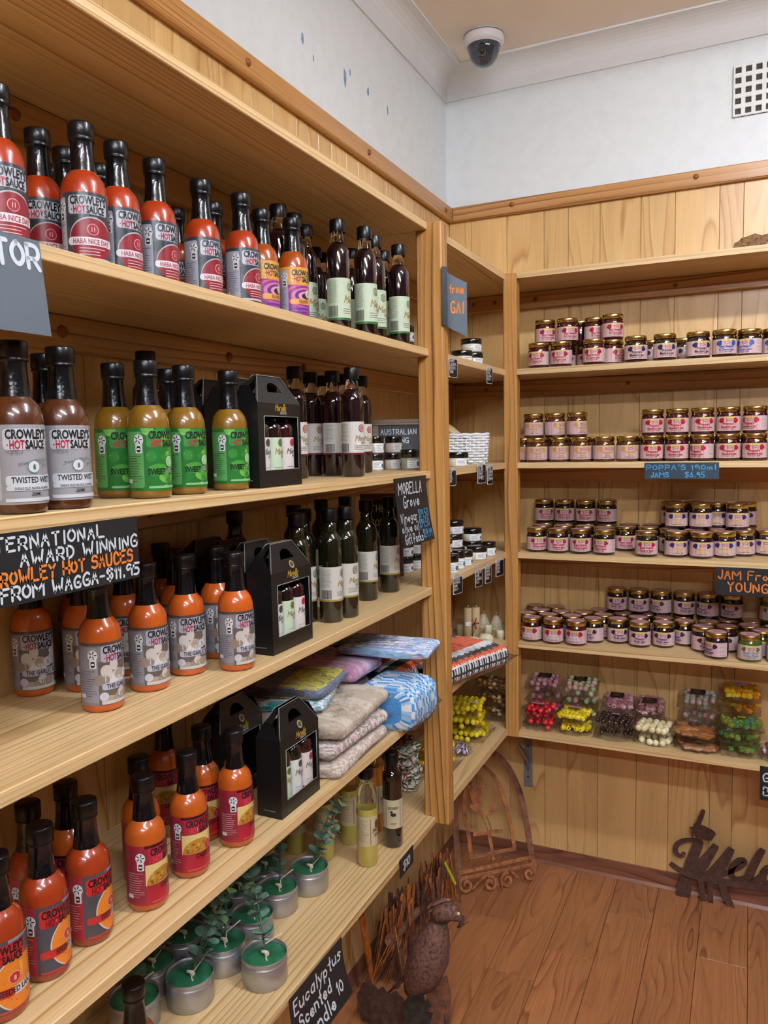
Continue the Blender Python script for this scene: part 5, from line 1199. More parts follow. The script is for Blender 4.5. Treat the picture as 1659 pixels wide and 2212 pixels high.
put(5, [
 ('jala', 640, 1848, 'b', .4, 'pale syrup bottle in shade, furthest left of the four'),
 ('jala', 703, 1862, 'b', .45, 'pale syrup bottle behind the right tin candle'),
 ('jala', 757, 1828, 'b', .6, 'pale syrup bottle at the back, left of the foremost one'),
 ('jala', 795, 1875, 'b', .5, 'foremost pale syrup bottle on the lowest shelf'),
 ('amber', 812, 1800, 'b', .5, 'amber syrup bottle tucked behind the dark elderberry one'),
 ('elder', 850, 1834, 'b', .05, 'dark elderberry syrup bottle beside the pine post'),
 ('haba', 287, 2106, 't', .5, 'hot sauce bottle on the lowest shelf, only its black neck in view'),
 ('tin0', 574, 2147, 'b', 0.0, tc_+'at the very front, right above the candle sign'),
 ('tin1', 670, 1940, 'b', 0.0, tc_+'furthest right beside the pale syrup bottles'),
 ('tin2', 597, 1986, 'b', 0.0, tc_+'second from the right'),
 ('tin3', 545, 2050, 'b', 0.0, tc_+'in the middle behind the foremost one'),
 ('tin2', 480, 2114, 'b', 0.0, tc_+'left of the middle, its sprig leaning right'),
 ('tin1', 410, 2192, 'b', 0.0, tc_+'largest looking at the lower left'),
 ('tin3', 295, 2247, 'b', 0.0, tc_+'at the bottom left behind the black bottle neck'),
 ('tin3', 0, 0, (0.055, -1.245), 0.0, 'tin candle in the shaded back row against the wall, furthest right'),
 ('tin0', 0, 0, (0.055, -1.325), 0.0, 'tin candle in the shaded back row against the wall, second from the right'),
 ('tin2', 0, 0, (0.055, -1.405), 0.0, 'tin candle in the shaded back row against the wall, third from the right'),
 ('tin0', 0, 0, (0.055, -1.485), 0.0, 'tin candle in the shaded back row against the wall, fourth from the right'),
 ('tin1', 0, 0, (0.055, -1.565), 0.0, 'tin candle in the shaded back row against the wall, furthest left')], group=gg)
# ------------------------------------------------------------------ hand lettered cards
slate = mat('chalkboard_card', '#16191d', .45, bump=.04, bscale=300); slate_g = mat('grey_card', '#4c565e', .5)
def sign(name, label, origin, rz, w, h, draw, bend=lambda u, v: 0, thick=.0012, board=slate, cat='price sign', nu=8, nv=8, shape=None, rot=None):
    t = thing(name, label, cat, origin, rz, None, rot)
    mp = lambda u, v, e: (u, -bend(u, v)-e, v)
    m = MB(); vs = []
    for e in (0, -thick):
        for j in range(nv+1):
            for i in range(nu+1):
                u, v = w*i/nu, h*j/nv
                if shape: u, v = shape(i/nu, j/nv)
                vs.append(mp(u, v, e))
    n = (nu+1)*(nv+1); fs = []
    for j in range(nv):
        for i in range(nu): a = j*(nu+1)+i; fs.append((a, a+1, a+nu+2, a+nu+1)); fs.append((a+n, a+nu+1+n, a+nu+2+n, a+1+n))
    bd = [i for i in range(nu+1)]+[(j+1)*(nu+1)-1 for j in range(1, nv+1)]+[nv*(nu+1)+i for i in range(nu-1, -1, -1)]+[j*(nu+1) for j in range(nv-1, 0, -1)]
    for a, b in zip(bd, bd[1:]+bd[:1]): fs.append((b, a, a+n, b+n))
    m.add(vs, fs, False); cb = m.build('card', board, t)
    p = Print(None, eps=.0005, mp=lambda u, v, e: (u, -bend(u, v)-e, v)); draw(p)
    if p.cols: link('lettering', p.mesh('lettering'), cb)
    return t
WH, OR, BL = '#dfeaf0', '#ee8a3c', '#58b4e4'
X1 = DL+.0025
def d_int(p):
    p.hand('INTERNATIONAL', .190, .0535, .0128, WH, 1, th=.2, al='r', fit=.158, jit=.035, sp=.3)
    p.hand('AWARD WINNING', .239, .0370, .0128, WH, 1, th=.2, al='r', fit=.160, jit=.035, sp=.3)
    p.hand('CROWLEY HOT SAUCES', .232, .0205, .0130, OR, 1, th=.21, al='r', fit=.186, jit=.035, sp=.24)
    p.hand('FROM WAGGA-$11.95', .2415, .0045, .0128, WH, 1, th=.21, al='r', fit=.186, jit=.035, sp=.26)
sign('hanging_sign', 'black card lettered International award winning hot sauces in white and orange', (X1, -2.028, 1.250), PI/2, .2435, .0715, d_int)
sign('hanging_sign', 'black card at the upper left edge lettered with white capitals', (X1, -2.06, 1.513), PI/2, .157, .094, lambda p: p.hand('TOR', .153, .064, .023, WH, 1, th=.2, al='r', sp=.22), bend=lambda u, v: .010*(1-v/.094), board=slate_g)
def d_mor(p):
    p.hand('MORELLA', .018, .108, .023, WH, 1, th=.14, fit=.122, jit=.02); p.hand('Grove', .040, .080, .023, WH, 1, th=.14, fit=.082, jit=.02)
    p.hand('Vinegar', .018, .050, .019, WH, 1, th=.12, fit=.086); p.hand('$19.50', .112, .052, .018, BL, 1, th=.11, maxw=.054)
    p.hand('olive oil', .018, .0285, .019, WH, 1, th=.12, fit=.086); p.hand('$19.50', .112, .031, .018, BL, 1, th=.11, maxw=.054)
    p.hand('Gift Packs', .026, .0055, .019, WH, 1, th=.12, fit=.094); p.hand('$24.99', .124, .009, .017, BL, 1, th=.11, maxw=.048)
sign('hanging_sign', 'black card pricing vinegar, olive oil and gift packs beside the post', (X1, -1.055, 1.187), PI/2, .17, .142, d_mor, bend=lambda u, v: .014*(1-v/.142)**2, shape=lambda a, b: (.17*a+.014*(1-b), .142*b))
sign('price_card', 'small black card reading ten dollars on the lowest left shelf', (X1, -1.062, .492), PI/2, .072, .040, lambda p: p.hand('$10', .018, .010, .020, WH, 1, th=.2, sp=.2))
def d_euc(p):
    p.hand('Eucalyptus', .010, .066, .0235, WH, 1, th=.15, fit=.156, jit=.03); p.hand('Scented', .020, .036, .0225, WH, 1, th=.15, fit=.100, jit=.03)
    p.hand('Candle', .028, .008, .0225, WH, 1, th=.15, maxw=.092, jit=.03); p.hand('10', .136, .018, .019, WH, 1, th=.15)
sign('hanging_sign', 'black card lettered Eucalyptus Scented Candle hanging from the lowest shelf', (X1, -1.496, .424), PI/2, .175, .099, d_euc, bend=lambda u, v: .02*(1-v/.099)**2)
Y1 = -DB-.0025
def d_pop(p): p.hand("POPPA'S 190ml", .006, .0245, .0125, BL, 1, th=.18, fit=.172, jit=.03); p.hand('JAMS', .018, .0045, .0135, BL, 1, th=.18, maxw=.064); p.hand('$6.95', .104, .0045, .0135, BL, 1, th=.18, maxw=.070)
sign('price_card', 'dark card with blue lettering pricing the jams', (.655, Y1, 1.290), 0, .187, .0435, d_pop, board=mat('blue_grey_card', '#23333f', .5))
def d_jam(p): p.hand('JAM From', .007, .043, .022, OR, 1, th=.15, maxw=.150); p.hand('YOUNG', .030, .010, .024, OR, 1, th=.15, maxw=.108)
sign('hanging_sign', 'black card with orange letters about jam, right edge of view', (.838, Y1, .983), 0, .18, .074, d_jam)
sign('hanging_sign', 'black card cut off at the right edge below the bags of sweets', (.955, Y1, .438), 0, .15, .092, lambda p: (p.hand('G', .008, .052, .022, WH, 1, th=.16), p.hand('B', .009, .014, .022, WH, 1, th=.16)))
# curled card on the post
t = sign('curled_card', 'curled grey card with orange letters taped to the thick post', (P1X1+.0008, P1Y+.012, 1.655), .80, .056, .118, lambda p: (p.hand('from', .012, .072, .019, OR, 1, th=.16, maxw=.034), p.hand('GAI', .016, .030, .024, OR, 1, th=.15, maxw=.030)), bend=lambda u, v: .010*max(0, 1-u/.02)**2, board=slate_g, shape=lambda a, b: (.056*a, .118*b-.022*a))
MB().bbox((-.011, -.0008, 0), (.002, .0, .125), .0003).build('folded_flap', slate, t, (0, -.011, .0))
# little price tags clipped under the corner shelves
def tag_mesh(seed, w, h):
    p = Print(None, eps=.0003); p.rect(0, w, 0, h, '#e6e6e2', 1, w*.16); p.rect(.0013, w-.0013, .0013, h-.0013, '#15161a', 2, w*.13); rng = random.Random(seed)
    for i in range(4): p.hand(''.join(rng.choice('HONEYBALMCREAM') for _ in range(rng.randint(3, 5))), .003, h-.0085-(h-.010)*i/4, (h-.012)/5.2, '#e8e8e4', 3, th=.2, maxw=w-.006, iters=1)
    return p.mesh('tag_face')
for i, (u, v0, v1, wpx, lab) in enumerate(((974, 775, 812, .036, 'under the upper corner shelf by the post'), (1054, 795, 826, .028, 'clear one under the upper corner shelf near the inner post'), (972, 1015, 1046, .034, 'below the basket shelf by the post'), (1036, 1003, 1043, .040, 'below the white basket, left of a pair'), (1055, 1007, 1043, .028, 'below the white basket, right of a pair'),
        (984, 1245, 1279, .040, 'lettered honey, below the crowded jars by the post'), (1030, 1231, 1264, .034, 'second from the post below the crowded jars'), (1051, 1222, 1256, .032, 'third from the post below the crowded jars'), (1075, 1209, 1241, .042, 'beside the inner post below the crowded jars'))):
    q0 = onx(u, v0, DL+.004); q1 = onx(u, v1, DL+.004); h = min(.05, q0.z-q1.z+.004); w = wpx
    t = thing('price_tag', 'small black price tag '+lab, 'price tag', (DL+.005, q0.y-w/2, q0.z-h), PI/2-.25, 'small price tags in the corner')
    MB().bbox((.0004, .0003, .0004), (w-.0004, .0012, h-.0004), .0003).build('tag_back', white_paper, t); link('tag_face', tag_mesh(i, w, h), t)
    MB().bbox((w*.35, -.001, h-.004), (w*.65, .004, h+.005), .0006).build('clip', mat('clear_plastic', '#e6eef0', .1, trans=.7), t)
# framed chalk signs
fr_m = wood('driftwood_frame', 'x', '#a08a72', '#8a745e', '#5e4a3a', period=.006, along=.06, dist=3, fine=.3, tint=.05)
def framed(label, loc, rz, w, h, draw, tilt=-.12, fm=fr_m, fw=.016):
    t = thing('framed_sign', label, 'sign', loc, 0, None, (tilt, 0, rz))
    for a, b in (((0, 0, 0), (w, .010, fw)), ((0, 0, h-fw), (w, .010, h)), ((0, 0, fw), (fw, .010, h-fw)), ((w-fw, 0, fw), (w, .010, h-fw))): MB().bbox(a, b, .0015).build('frame_bar', fm, t)
    pn = MB().box((fw, .004, fw), (w-fw, .007, h-fw)).build('chalk_panel', slate, t); p = Print(None, eps=.0004); draw(p); link('lettering', p.mesh('lettering'), pn, (0, .0038, 0))
    return t
framed('weathered wood framed chalk sign about Australian healing behind balm jars', (.045, -.69, ST[2]+.001), .42, .135, .125, lambda p: (p.hand('AUSTRALIAN', .022, .086, .013, WH, 1, th=.16, maxw=.090), p.hand('HEALING', .024, .064, .013, WH, 1, th=.16, maxw=.075)))
framed('dark framed chalk sign half hidden behind the olive oil bottles', (.052, -.782, ST[3]+.001), .42, .105, .205, lambda p: (p.hand('THE', .026, .160, .016, WH, 1, th=.15, maxw=.05), p.hand('POWER', .024, .125, .016, WH, 1, th=.15, maxw=.065), p.hand('plant', .028, .098, .015, WH, 1, th=.15, maxw=.05)), fm=mat('dark_frame', '#5a3a30', .5, mottle=.3, bscale=60))

# ------------------------------------------------------------------ camera dome, vent, bracket
q = onz(1045, 76, CZ)
t = thing('dome_camera', 'white dome security camera with tinted bubble on the ceiling', 'security camera', (q.x, q.y, CZ-.0003), .3)
MB().lathe([(.048, -.032), (.056, -.030), (.0585, -.020), (.0585, -.004), (.0555, 0), (0, 0)], 32).build('base_ring', mat('camera_white', '#d9d7d6', .4), t)
MB().lathe([(.0588, -.0075), (.0592, -.006), (.0588, -.0045)], 32).build('seam', mat('camera_grey', '#5a5c60', .5), t)
MB().lathe([(0, -.088), (.012, -.0868), (.026, -.080), (.038, -.066), (.0455, -.046), (.0475, -.031), (.047, -.030)], 32).build('bubble', mat('tinted_bubble', '#3a424c', .05, coat=1.0, metal=.2), t)
MB().lathe([(.0478, -.0335), (.0505, -.033), (.0505, -.0305), (.0478, -.030)], 32).build('trim_ring', MATS['camera_white'], t)
MB().lathe([(0, -.0905), (.010, -.0893), (.013, -.086), (.013, -.05), (0, -.05)], 16).build('lens', mat('lens_black', '#08090b', .08, coat=1), t, (.012, -.016, .012), (-.3, .25, 0))
va = ony(1588, 137, 0); vz0, vz1, vx0 = 2.287, 2.424, .853
t = thing('wall_vent', 'white wall vent with a grid of square holes', 'vent', (vx0, -.0005, vz0)); vp = mat('vent_paint', '#dfe2e0', .6); nX, nZ = 7, 5; W_, H_ = .182, vz1-vz0; cw, chh = W_/nX, H_/nZ
MB().box((0, -.0012, 0), (W_, 0, H_)).build('backing', mat('vent_dark', '#4a443a', .9), t)
for i in range(nX+1): MB().bbox((i*cw-.0055 if i else 0, -.008, 0), (i*cw+.0055 if i < nX else W_, -.0012, H_), .001).build('upright_bar', vp, t)
for j in range(nZ+1): MB().bbox((0, -.0078, j*chh-.006 if j else 0), (W_, -.0012, j*chh+.006 if j < nZ else H_), .001).build('cross_bar', vp, t)
steel = mat('galvanised_steel', '#85888a', .45, metal=.25, mottle=.15, bscale=60)
t = thing('shelf_bracket', 'grey steel shelf bracket under the jam shelves by the corner', 'bracket', (.268, -PAN-.0005, Z[5]-.0005))
MB().bbox((-.014, -.004, -.26), (.014, 0, 0), .001).build('wall_plate', steel, t); MB().bbox((-.014, -.20, -.004), (.014, -.004, 0), .001).build('shelf_plate', steel, t)
bz = MB(); pr = [(-.150, -.004), (-.146, -.03), (-.125, -.075), (-.06, -.125), (-.02, -.160), (-.004, -.175), (-.004, -.20)]
for sx in (0,):
    bz.tube([(0, y, z) for y, z in pr], .012, 4, flat=.35)
bz.build('brace', steel, t)
for z in (-.225, -.12, -.03): MB().lathe([(0, .0025), (.003, .002), (.004, 0)][::-1], 10).build('screw_head', mat('screw', '#5a5c5e', .4, metal=1), t, (0, -.004, z), (PI/2, 0, 0))
# ------------------------------------------------------------------ rusty metal garden art
def rust(name, c1, c2, c3, sc=40, rough=.8, metal=.0):
    m = mat(name, c1, rough, metal); nt = m.node_tree; N = nt.nodes; K = nt.links; b = N['Principled BSDF']
    tc = N.new('ShaderNodeTexCoord'); n = N.new('ShaderNodeTexNoise'); n.inputs['Scale'].default_value = sc; n.inputs['Detail'].default_value = 6; n.inputs['Roughness'].default_value = .7
    r = N.new('ShaderNodeValToRGB'); e = r.color_ramp.elements; e[0].position = .35; e[0].color = lin(c3); e[1].position = .68; e[1].color = lin(c2); x = e.new(.5); x.color = lin(c1)
    bp = N.new('ShaderNodeBump'); bp.inputs['Strength'].default_value = .5; bp.inputs['Distance'].default_value = .002
    K.new(tc.outputs['Object'], n.inputs['Vector']); K.new(n.outputs['Fac'], r.inputs[0]); K.new(r.outputs[0], b.inputs['Base Color']); K.new(n.outputs['Fac'], bp.inputs['Height']); K.new(bp.outputs[0], b.inputs['Normal']); return m
rust_o = rust('orange_rust', '#8a5430', '#b4713a', '#5c3520'); rust_b = rust('brown_rust', '#6a4430', '#8c5a38', '#442a1e'); rust_d = rust('dark_rust', '#4a2f26', '#5e3c2c', '#33211b', 60); rust_p = rust('pitted_rust', '#5e4036', '#7d5646', '#2c1c18', 130); rust_f = rust('bright_rust', '#a85a1c', '#c97a24', '#5a3014', 50)
FCNT = [0]
def flat(mb, pts, w, y0=0.0, th=.003):
    """flat bar following 2D points (x,z), extruded in y"""
    ws = w if isinstance(w, (list, tuple)) else [w]*len(pts); L = []; R = []
    if len(ws) != len(pts): m_ = len(ws)-1; ws = [ws[int(k*m_/max(1, len(pts)-1))] for k in range(len(pts))]
    for i, p in enumerate(pts):
        a = pts[max(i-1, 0)]; b = pts[min(i+1, len(pts)-1)]; dx, dz = b[0]-a[0], b[1]-a[1]; l = math.hypot(dx, dz) or 1e-9; nx, nz = -dz/l, dx/l
        L.append((p[0]+nx*ws[i]/2, p[1]+nz*ws[i]/2)); R.append((p[0]-nx*ws[i]/2, p[1]-nz*ws[i]/2))
    FCNT[0] += 1; y0 -= .0003*(FCNT[0] % 5)
    vs = [(x, y0, z) for x, z in L]+[(x, y0, z) for x, z in R]+[(x, y0+th, z) for x, z in L]+[(x, y0+th, z) for x, z in R]; n = len(pts); fs = []
    for i in range(n-1): fs += [(i, n+i, n+i+1, i+1), (2*n+i, 2*n+i+1, 3*n+i+1, 3*n+i), (i, i+1, 2*n+i+1, 2*n+i), (n+i, 3*n+i, 3*n+i+1, n+i+1)]
    fs += [(0, 2*n, 3*n, n), (n-1, 2*n-1, 4*n-1, 3*n-1)]
    return mb.add(vs, fs, False)
def spiral(cx, cz, r, turns, a0, sgn=1, n=22, rin=.25): return [(cx+r*(1-(1-rin)*k/n)*math.cos(a0+sgn*2*PI*turns*k/n), cz+r*(1-(1-rin)*k/n)*math.sin(a0+sgn*2*PI*turns*k/n)) for k in range(n+1)]
def smooth(p, n=2): return chaikin([tuple(q) for q in p], n)
# arched plaque leaning into the corner
A0 = Vector((.14, -.305, 0)); ax_ = Vector((.789, .614, 0)); lean = .36; up_ = Vector((-.614*lean, .789*lean, math.sqrt(1-lean*lean))); nn = ax_.cross(up_)*-1
mw = Matrix((ax_, -nn if nn.dot(FWD) < 0 else nn, up_)).transposed().to_4x4()
ar = thing('arched_plaque', 'rusty arched metal plaque with a perched bird leaning in the corner', 'metal ornament', A0); ar.rotation_euler = mw.to_euler()
def pl(u, v):
    d = ray(u, v); nrm = ax_.cross(up_); t = (A0-CAM).dot(nrm)/d.dot(nrm); p = CAM+d*t-A0; return (p.dot(ax_), p.dot(up_))
def PL(*pts): return [pl(*p) for p in pts]
mb = MB(); flat(mb, smooth(PL((1150, 1856), (1139, 1785), (1128, 1725), (1112, 1680), (1090, 1645), (1066, 1624), (1040, 1622), (1015, 1640), (995, 1680), (983, 1730), (985, 1800), (992, 1905))), .019); mb.build('outer_arch', rust_b, ar)
mb = MB(); flat(mb, smooth(PL((1112, 1836), (1103, 1780), (1092, 1735), (1078, 1692), (1058, 1664), (1040, 1652), (1018, 1668), (1003, 1710), (1003, 1760), (1012, 1800), (1018, 1852))), .0125); flat(mb, PL((1015, 1852), (1115, 1833)), .0115); mb.build('inner_arch', rust_o, ar)
mb = MB(); flat(mb, PL((990, 1886), (1154, 1850)), .011); flat(mb, PL((990, 1899), (1156, 1866)), .010); flat(mb, PL((1150, 1848), (1156, 1872)), .014); mb.build('base_bars', rust_o, ar)
mb = MB(); flat(mb, PL((1022, 1802), (1086, 1795)), .0125); flat(mb, PL((1056, 1800), (1062, 1830), (1066, 1858)), [.013, .011, .008]); mb.build('perch', rust_o, ar)
for (u, v, r, s, a) in ((1008, 1912, .025, 1, 1.2), (1060, 1912, .022, -1, 1.8), (1096, 1901, .022, 1, 1.2), (1144, 1887, .021, -1, 1.4)):
    c = pl(u, v); mb = MB(); flat(mb, spiral(c[0], max(c[1], r+.004), r, 1.35, a, s), [.0085]*23); mb.build('scroll', rust_o, ar)
mb = MB(); flat(mb, smooth(PL((1020, 1922), (1038, 1900), (1058, 1886))), .007); flat(mb, smooth(PL((1100, 1878), (1118, 1894), (1128, 1902))), .007); flat(mb, PL((1072, 1896), (1080, 1925)), [.008, .002]); flat(mb, PL((1082, 1896), (1086, 1925)), [.008, .002]); mb.build('drop_leaves', rust_o, ar)
for k in range(7):
    q = (k-3); mb = MB(); flat(mb, smooth(PL((1030+q*1.5, 1742), (1027+q*4, 1712), (1026+q*6, 1686+abs(q)*2))), [.006, .007, .0085, .009, .009, .008, .008, .0075, .007, .005][:len(smooth([(0, 0)]*3))], -.001*abs(q)); mb.build('tail_feather', rust_o, ar)
mb = MB(); flat(mb, smooth(PL((1015, 1738), (1030, 1752), (1052, 1760), (1068, 1756), (1076, 1748))), [.006]*2+[.014]*6+[.010]*2+[.005]*12, -.002); flat(mb, PL((1060, 1756), (1068, 1742), (1074, 1738)), [.01, .012, .006], -.002); flat(mb, PL((1040, 1760), (1058, 1800)), .003); flat(mb, PL((1052, 1762), (1064, 1798)), .003); mb.build('bird', rust_o, ar)
# welcome sign
wy = -.034
def wp(X, Y): q = ony(1200+.2767*X, 1600+.2767*Y, wy); return (q.x, q.z)
def WP(*p): return smooth([wp(*q) for q in p])
wsn = thing('welcome_sign', 'dark rusty Welcome lettering with a small bird standing against the wall', 'metal sign', (0, wy, 0))
Kz = .2767*.00142*1.15
def stroke(pts, w): mb = MB(); p = WP(*pts); flat(mb, p, [w*Kz*(.6+.4*math.sin(PI*min(1, max(0, k/(len(p)-1)))*.9+.15)) for k in range(len(p))], 0, .003); return mb
LCNT = 0
def letter(name, *strokes):
    global LCNT
    mb = MB()
    for pts, w in strokes: LCNT += 1; s2 = stroke(pts, w); mb.add([(x, y-.00035*LCNT, z) for x, y, z in s2.v], s2.f, False)
    mb.build(name, rust_d, wsn)
letter('letter_w', ([(1005, 870), (990, 905), (945, 890), (930, 840), (965, 790), (1040, 772), (1145, 785)], 34), ([(1130, 780), (1090, 870), (1050, 960), (1020, 1030)], 66), ([(1020, 1020), (1070, 1030), (1120, 960), (1200, 880), (1250, 820)], 40), ([(1255, 815), (1200, 900), (1150, 980), (1120, 1050)], 56), ([(1125, 1040), (1190, 1050), (1270, 960), (1370, 840)], 36), ([(1375, 838), (1330, 920), (1280, 1010), (1250, 1080)], 58))
letter('letter_e', ([(1280, 1060), (1360, 1020), (1440, 985), (1480, 950), (1470, 928), (1420, 935), (1375, 990), (1370, 1050), (1410, 1085), (1490, 1070), (1540, 1020)], 38))
letter('letter_l', ([(1520, 1050), (1560, 960), (1625, 850)], 36), ([(1620, 845), (1570, 930), (1520, 1030), (1510, 1085), (1550, 1105), (1610, 1060)], 52))
letter('letter_c', ([(1700, 1000), (1680, 985), (1640, 1000), (1612, 1060), (1640, 1115), (1700, 1110), (1750, 1075)], 44))
letter('letter_o', ([(1800, 1010), (1760, 1030), (1745, 1090), (1780, 1130), (1830, 1110), (1845, 1050), (1800, 1010)], 40)); letter('letter_m', ([(1880, 1030), (1870, 1150)], 40), ([(1880, 1060), (1920, 1030), (1940, 1060), (1935, 1150)], 36), ([(1940, 1060), (1985, 1035), (2005, 1060), (2000, 1150)], 36)); letter('letter_e', ([(2030, 1110), (2090, 1090), (2090, 1060), (2050, 1060), (2030, 1120), (2070, 1165), (2120, 1150)], 36))
letter('base_bar', ([(895, 950), (960, 1000), (1060, 1045), (1300, 1095), (1500, 1120), (1800, 1165), (2130, 1210)], 46))
letter('bird', ([(1075, 672), (1120, 688), (1165, 712), (1205, 728), (1236, 748)], 84), ([(1100, 680), (1130, 610), (1158, 535)], 30), ([(1066, 690), (1068, 735), (1075, 775)], 9), ([(1098, 730), (1115, 765), (1138, 790)], 9), ([(1048, 668), (1080, 680), (1110, 690)], 14))
letter('leaf_stake', ([(1010, 1060), (985, 1140), (975, 1200), (1000, 1258)], 60), ([(1040, 1080), (1050, 1150), (1030, 1230), (1000, 1258)], 26)); letter('stake', ([(1130, 1060), (1145, 1170), (1165, 1290)], 34)); letter('stake', ([(1205, 1080), (1210, 1180), (1215, 1275)], 34)); letter('leaf_stake', ([(1290, 1090), (1330, 1200), (1385, 1310)], 46))
# drooping rusty grass tree against the left wall
gt = thing('rusty_grass_tree', 'rusty metal grass tree with drooping blades under the lowest shelf', 'metal ornament', (0, 0, 0))
def gp(u, v, x=.09): return onx(u, v, x)
def blade_mesh(l, w, seed):
    rng = random.Random(seed); m = MB(); pts = [(0, 0), (rng.uniform(-.15, .15)*w, -l*.3), (rng.uniform(-.5, .5)*w, -l*.7), (rng.uniform(-1, 1)*w, -l)]; flat(m, smooth(pts, 1), [w*.5, w, w*1.1, w, w*.8, w*.35, w*.2, .001][:len(smooth(pts, 1))], 0, .0018); return m
bm_ = [blade_mesh(.105, .0085, k).mesh('blade', [rust_b, rust_o, rust_f, rust_d][k % 4]) for k in range(8)]
rng = random.Random(12)
limb = [gp(962, 1872), gp(935, 1905), gp(900, 1945), gp(862, 1985), gp(832, 2012)]; lm2 = [gp(832, 2012), gp(845, 2035), gp(850, 2080), gp(848, 2160, .10)]
MB().tube([(p.x+.012, p.y, p.z-.02) for p in limb], [.006, .008, .010, .012, .014], 7).build('limb', rust_b, gt); MB().tube([(p.x+.012, p.y, p.z-.02) for p in lm2]+[(.112, lm2[-1].y, .001)], [.014, .012, .010, .010, .012], 7).build('trunk', rust_b, gt)
for k in range(150):
    f = rng.random(); i = min(3, int(f*4)); q = f*4-i; p = limb[i].lerp(limb[i+1], q)
    z = p.z+rng.uniform(.03, .085)-(.05 if k % 3 == 0 else 0); s = rng.uniform(.8, 1.5)
    link('blade', bm_[k % 8], gt, (p.x+rng.uniform(-.02, .035), p.y+rng.uniform(-.012, .012), z), (rng.uniform(-.18, .18), rng.uniform(-.2, .25), PI/2+rng.uniform(-.9, .5)), (1, 1, s))
for k in range(34):
    p = lm2[0].lerp(lm2[1], rng.random()); link('blade', bm_[(k*3) % 8], gt, (p.x+.015+rng.uniform(0, .02), p.y+rng.uniform(-.01, .02), p.z-.015), (rng.uniform(-.1, .55), rng.uniform(-.2, .2), PI/2+rng.uniform(-.4, .4)), (1, 1, rng.uniform(.7, 1.35)))
st_ = [gp(782, 1955, .07), gp(790, 2010, .07), gp(800, 2060, .07), gp(806, 2108, .07)]; mb = MB(); flat(mb, [(p.y, p.z) for p in st_]+[(st_[-1].y+.01, .002)], [.020, .026, .024, .016, .010], 0, .004)
link('stake', mb.mesh('stake', rust_f), gt, (.066, 0, 0), (0, 0, PI/2))
a, b = onx(960, 1862, .14), onx(984, 1910, .14); mb = MB(); flat(mb, [(a.y, a.z), (b.y, b.z)], .010, 0, .0008); tk = link('price_ticket', mb.mesh('price_ticket', mat('lime_paper', '#c3d22e', .5)), gt, (.14, 0, 0), (0, 0, PI/2)); tk['label'] = 'lime green paper ticket'
MB().tube([(.135, a.y, a.z), (.10, limb[0].y, limb[0].z)], .0008, 4).build('ticket_wire', rust_d, gt)
# scrap metal cockatoo
ct = thing('cockatoo_sculpture', 'rusty scrap metal cockatoo sculpture standing on the floor', 'metal ornament', (0, 0, 0)); CY = -.93
def cp_(u, v, y=CY): return ony(u, v, y)
def loft(name, pts, rs, m, n=16, flatk=.8, parent=ct):
    MB().tube(pts, rs, n, flat=flatk).build(name, m, parent)
B = [cp_(882, 2142), cp_(897, 2125), cp_(915, 2095), cp_(928, 2062), cp_(938, 2030), cp_(945, 2005), cp_(950, 1988)]
loft('body', B, [.012, .032, .046, .048, .039, .027, .018], rust_p, 18, .95)
Hd = [cp_(938, 1983), cp_(952, 1972), cp_(968, 1968), cp_(983, 1974), cp_(992, 1986)]; loft('head', Hd, [.014, .024, .026, .019, .006], rust_p, 14, .9)
loft('beak', [cp_(986, 1980), cp_(997, 1986), cp_(996, 1998), cp_(988, 2003)], [.012, .010, .006, .002], rust_d, 8)
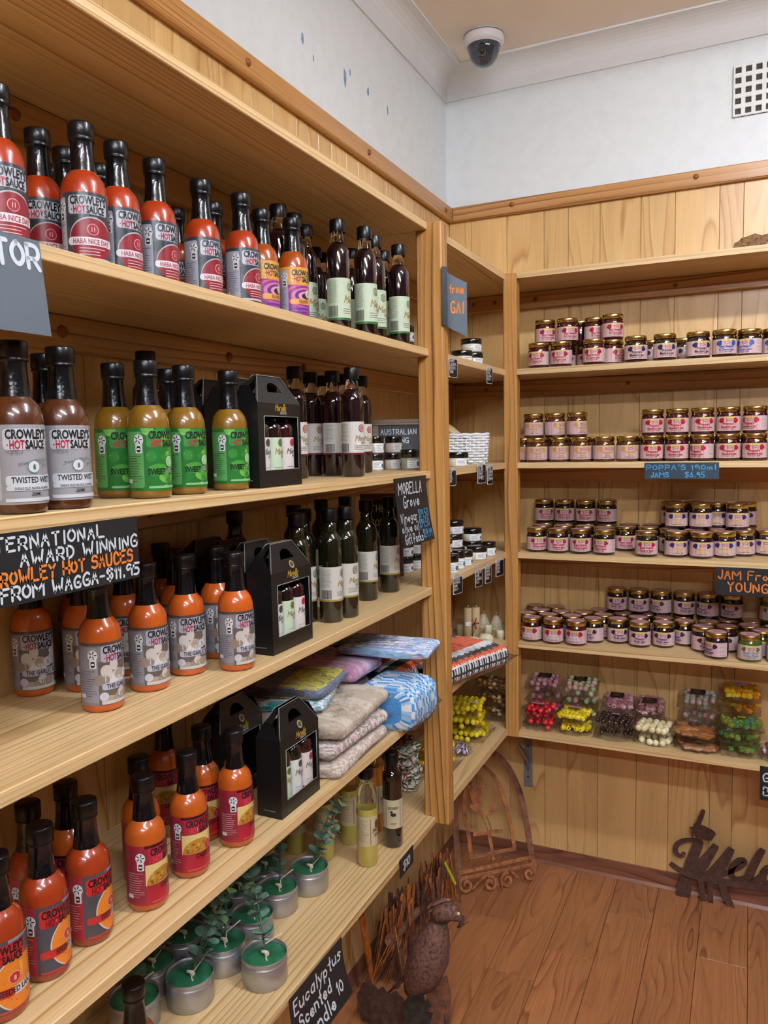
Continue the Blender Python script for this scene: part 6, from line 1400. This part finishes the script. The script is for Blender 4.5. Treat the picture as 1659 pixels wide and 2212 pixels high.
for k, (a, b, c) in enumerate((((920, 1978), (945, 1958), (978, 1952)), ((918, 1968), (942, 1950), (972, 1944)), ((930, 1990), (950, 1975), (970, 1966)))):
    mb = MB(); P3 = [cp_(*a), cp_(*b), cp_(*c)]; mb.tube([P3[0], P3[0].lerp(P3[1], .5)+Vector((0, 0, .004)), P3[1], P3[1].lerp(P3[2], .5)+Vector((0, 0, .003)), P3[2]], [.004, .009, .010, .009, .004], 6, flat=.45); mb.build('crest_plate', rust('worn_rust', '#6a4a3c', '#9a7a62', '#3a2620', 90) if k == 0 else MATS['worn_rust'], ct)
e = cp_(990, 1974, CY-.022); MB().sphere((e.x, e.y, e.z), .004, 8, 6).build('eye', mat('pale_eye', '#c9b49a', .4), ct)
loft('spike', [cp_(992, 2002), cp_(1014, 1990)], [.003, .001], rust_d, 5)
def sheet(name, px, m, y=CY, th=.003):
    pts = [cp_(u, v, y) for u, v in px]; mb = MB(); n = len(pts); mb.add([tuple(p) for p in pts]+[(p.x, p.y+th, p.z) for p in pts], [list(range(n)), list(range(n, 2*n))[::-1]]+[(i, i+n, (i+1) % n+n, (i+1) % n) for i in range(n)], False); mb.build(name, m, ct)
sheet('shovel_plate', [(925, 2130), (965, 2108), (974, 2150), (972, 2212), (965, 2235), (930, 2235), (918, 2190)], rust_b, CY+.01)
steel_b = mat('worn_blued_steel', '#5a6a78', .3, metal=.9, mottle=.6, bscale=40)
sheet('fork_wing', [(866, 2172), (890, 2142), (912, 2148), (918, 2165), (922, 2158), (930, 2175), (918, 2188), (935, 2190), (928, 2212), (912, 2220), (930, 2225), (900, 2240), (880, 2225)], steel_b, CY-.03)
def scallop(name, cx, cy, rx, ry, y):
    pts = []
    for k in range(28): a = 2*PI*k/28; w = 1+.07*math.cos(a*9); pts.append((cx+rx*w*math.cos(a), cy+ry*w*math.sin(a)))
    sheet(name, pts, rust_d, y, .002)
scallop('wing_feather', 795, 2165, 24, 45, CY+.03); scallop('wing_feather', 822, 2180, 25, 46, CY+.015); scallop('wing_feather', 850, 2190, 27, 48, CY)
loft('tail_bar', [cp_(835, 2148, CY+.02), cp_(868, 2118, CY+.02), cp_(898, 2072, CY+.02), cp_(905, 2055, CY+.02)], [.004, .011, .009, .002], rust_d, 6, .4)
fb = cp_(945, 2212); 
for u in (925, 960): p = cp_(u, 2200); MB().tube([(p.x, p.y+.012, max(p.z, .03)), (p.x, p.y+.012, .0005)], .005, 6).build('leg', rust_d, ct)
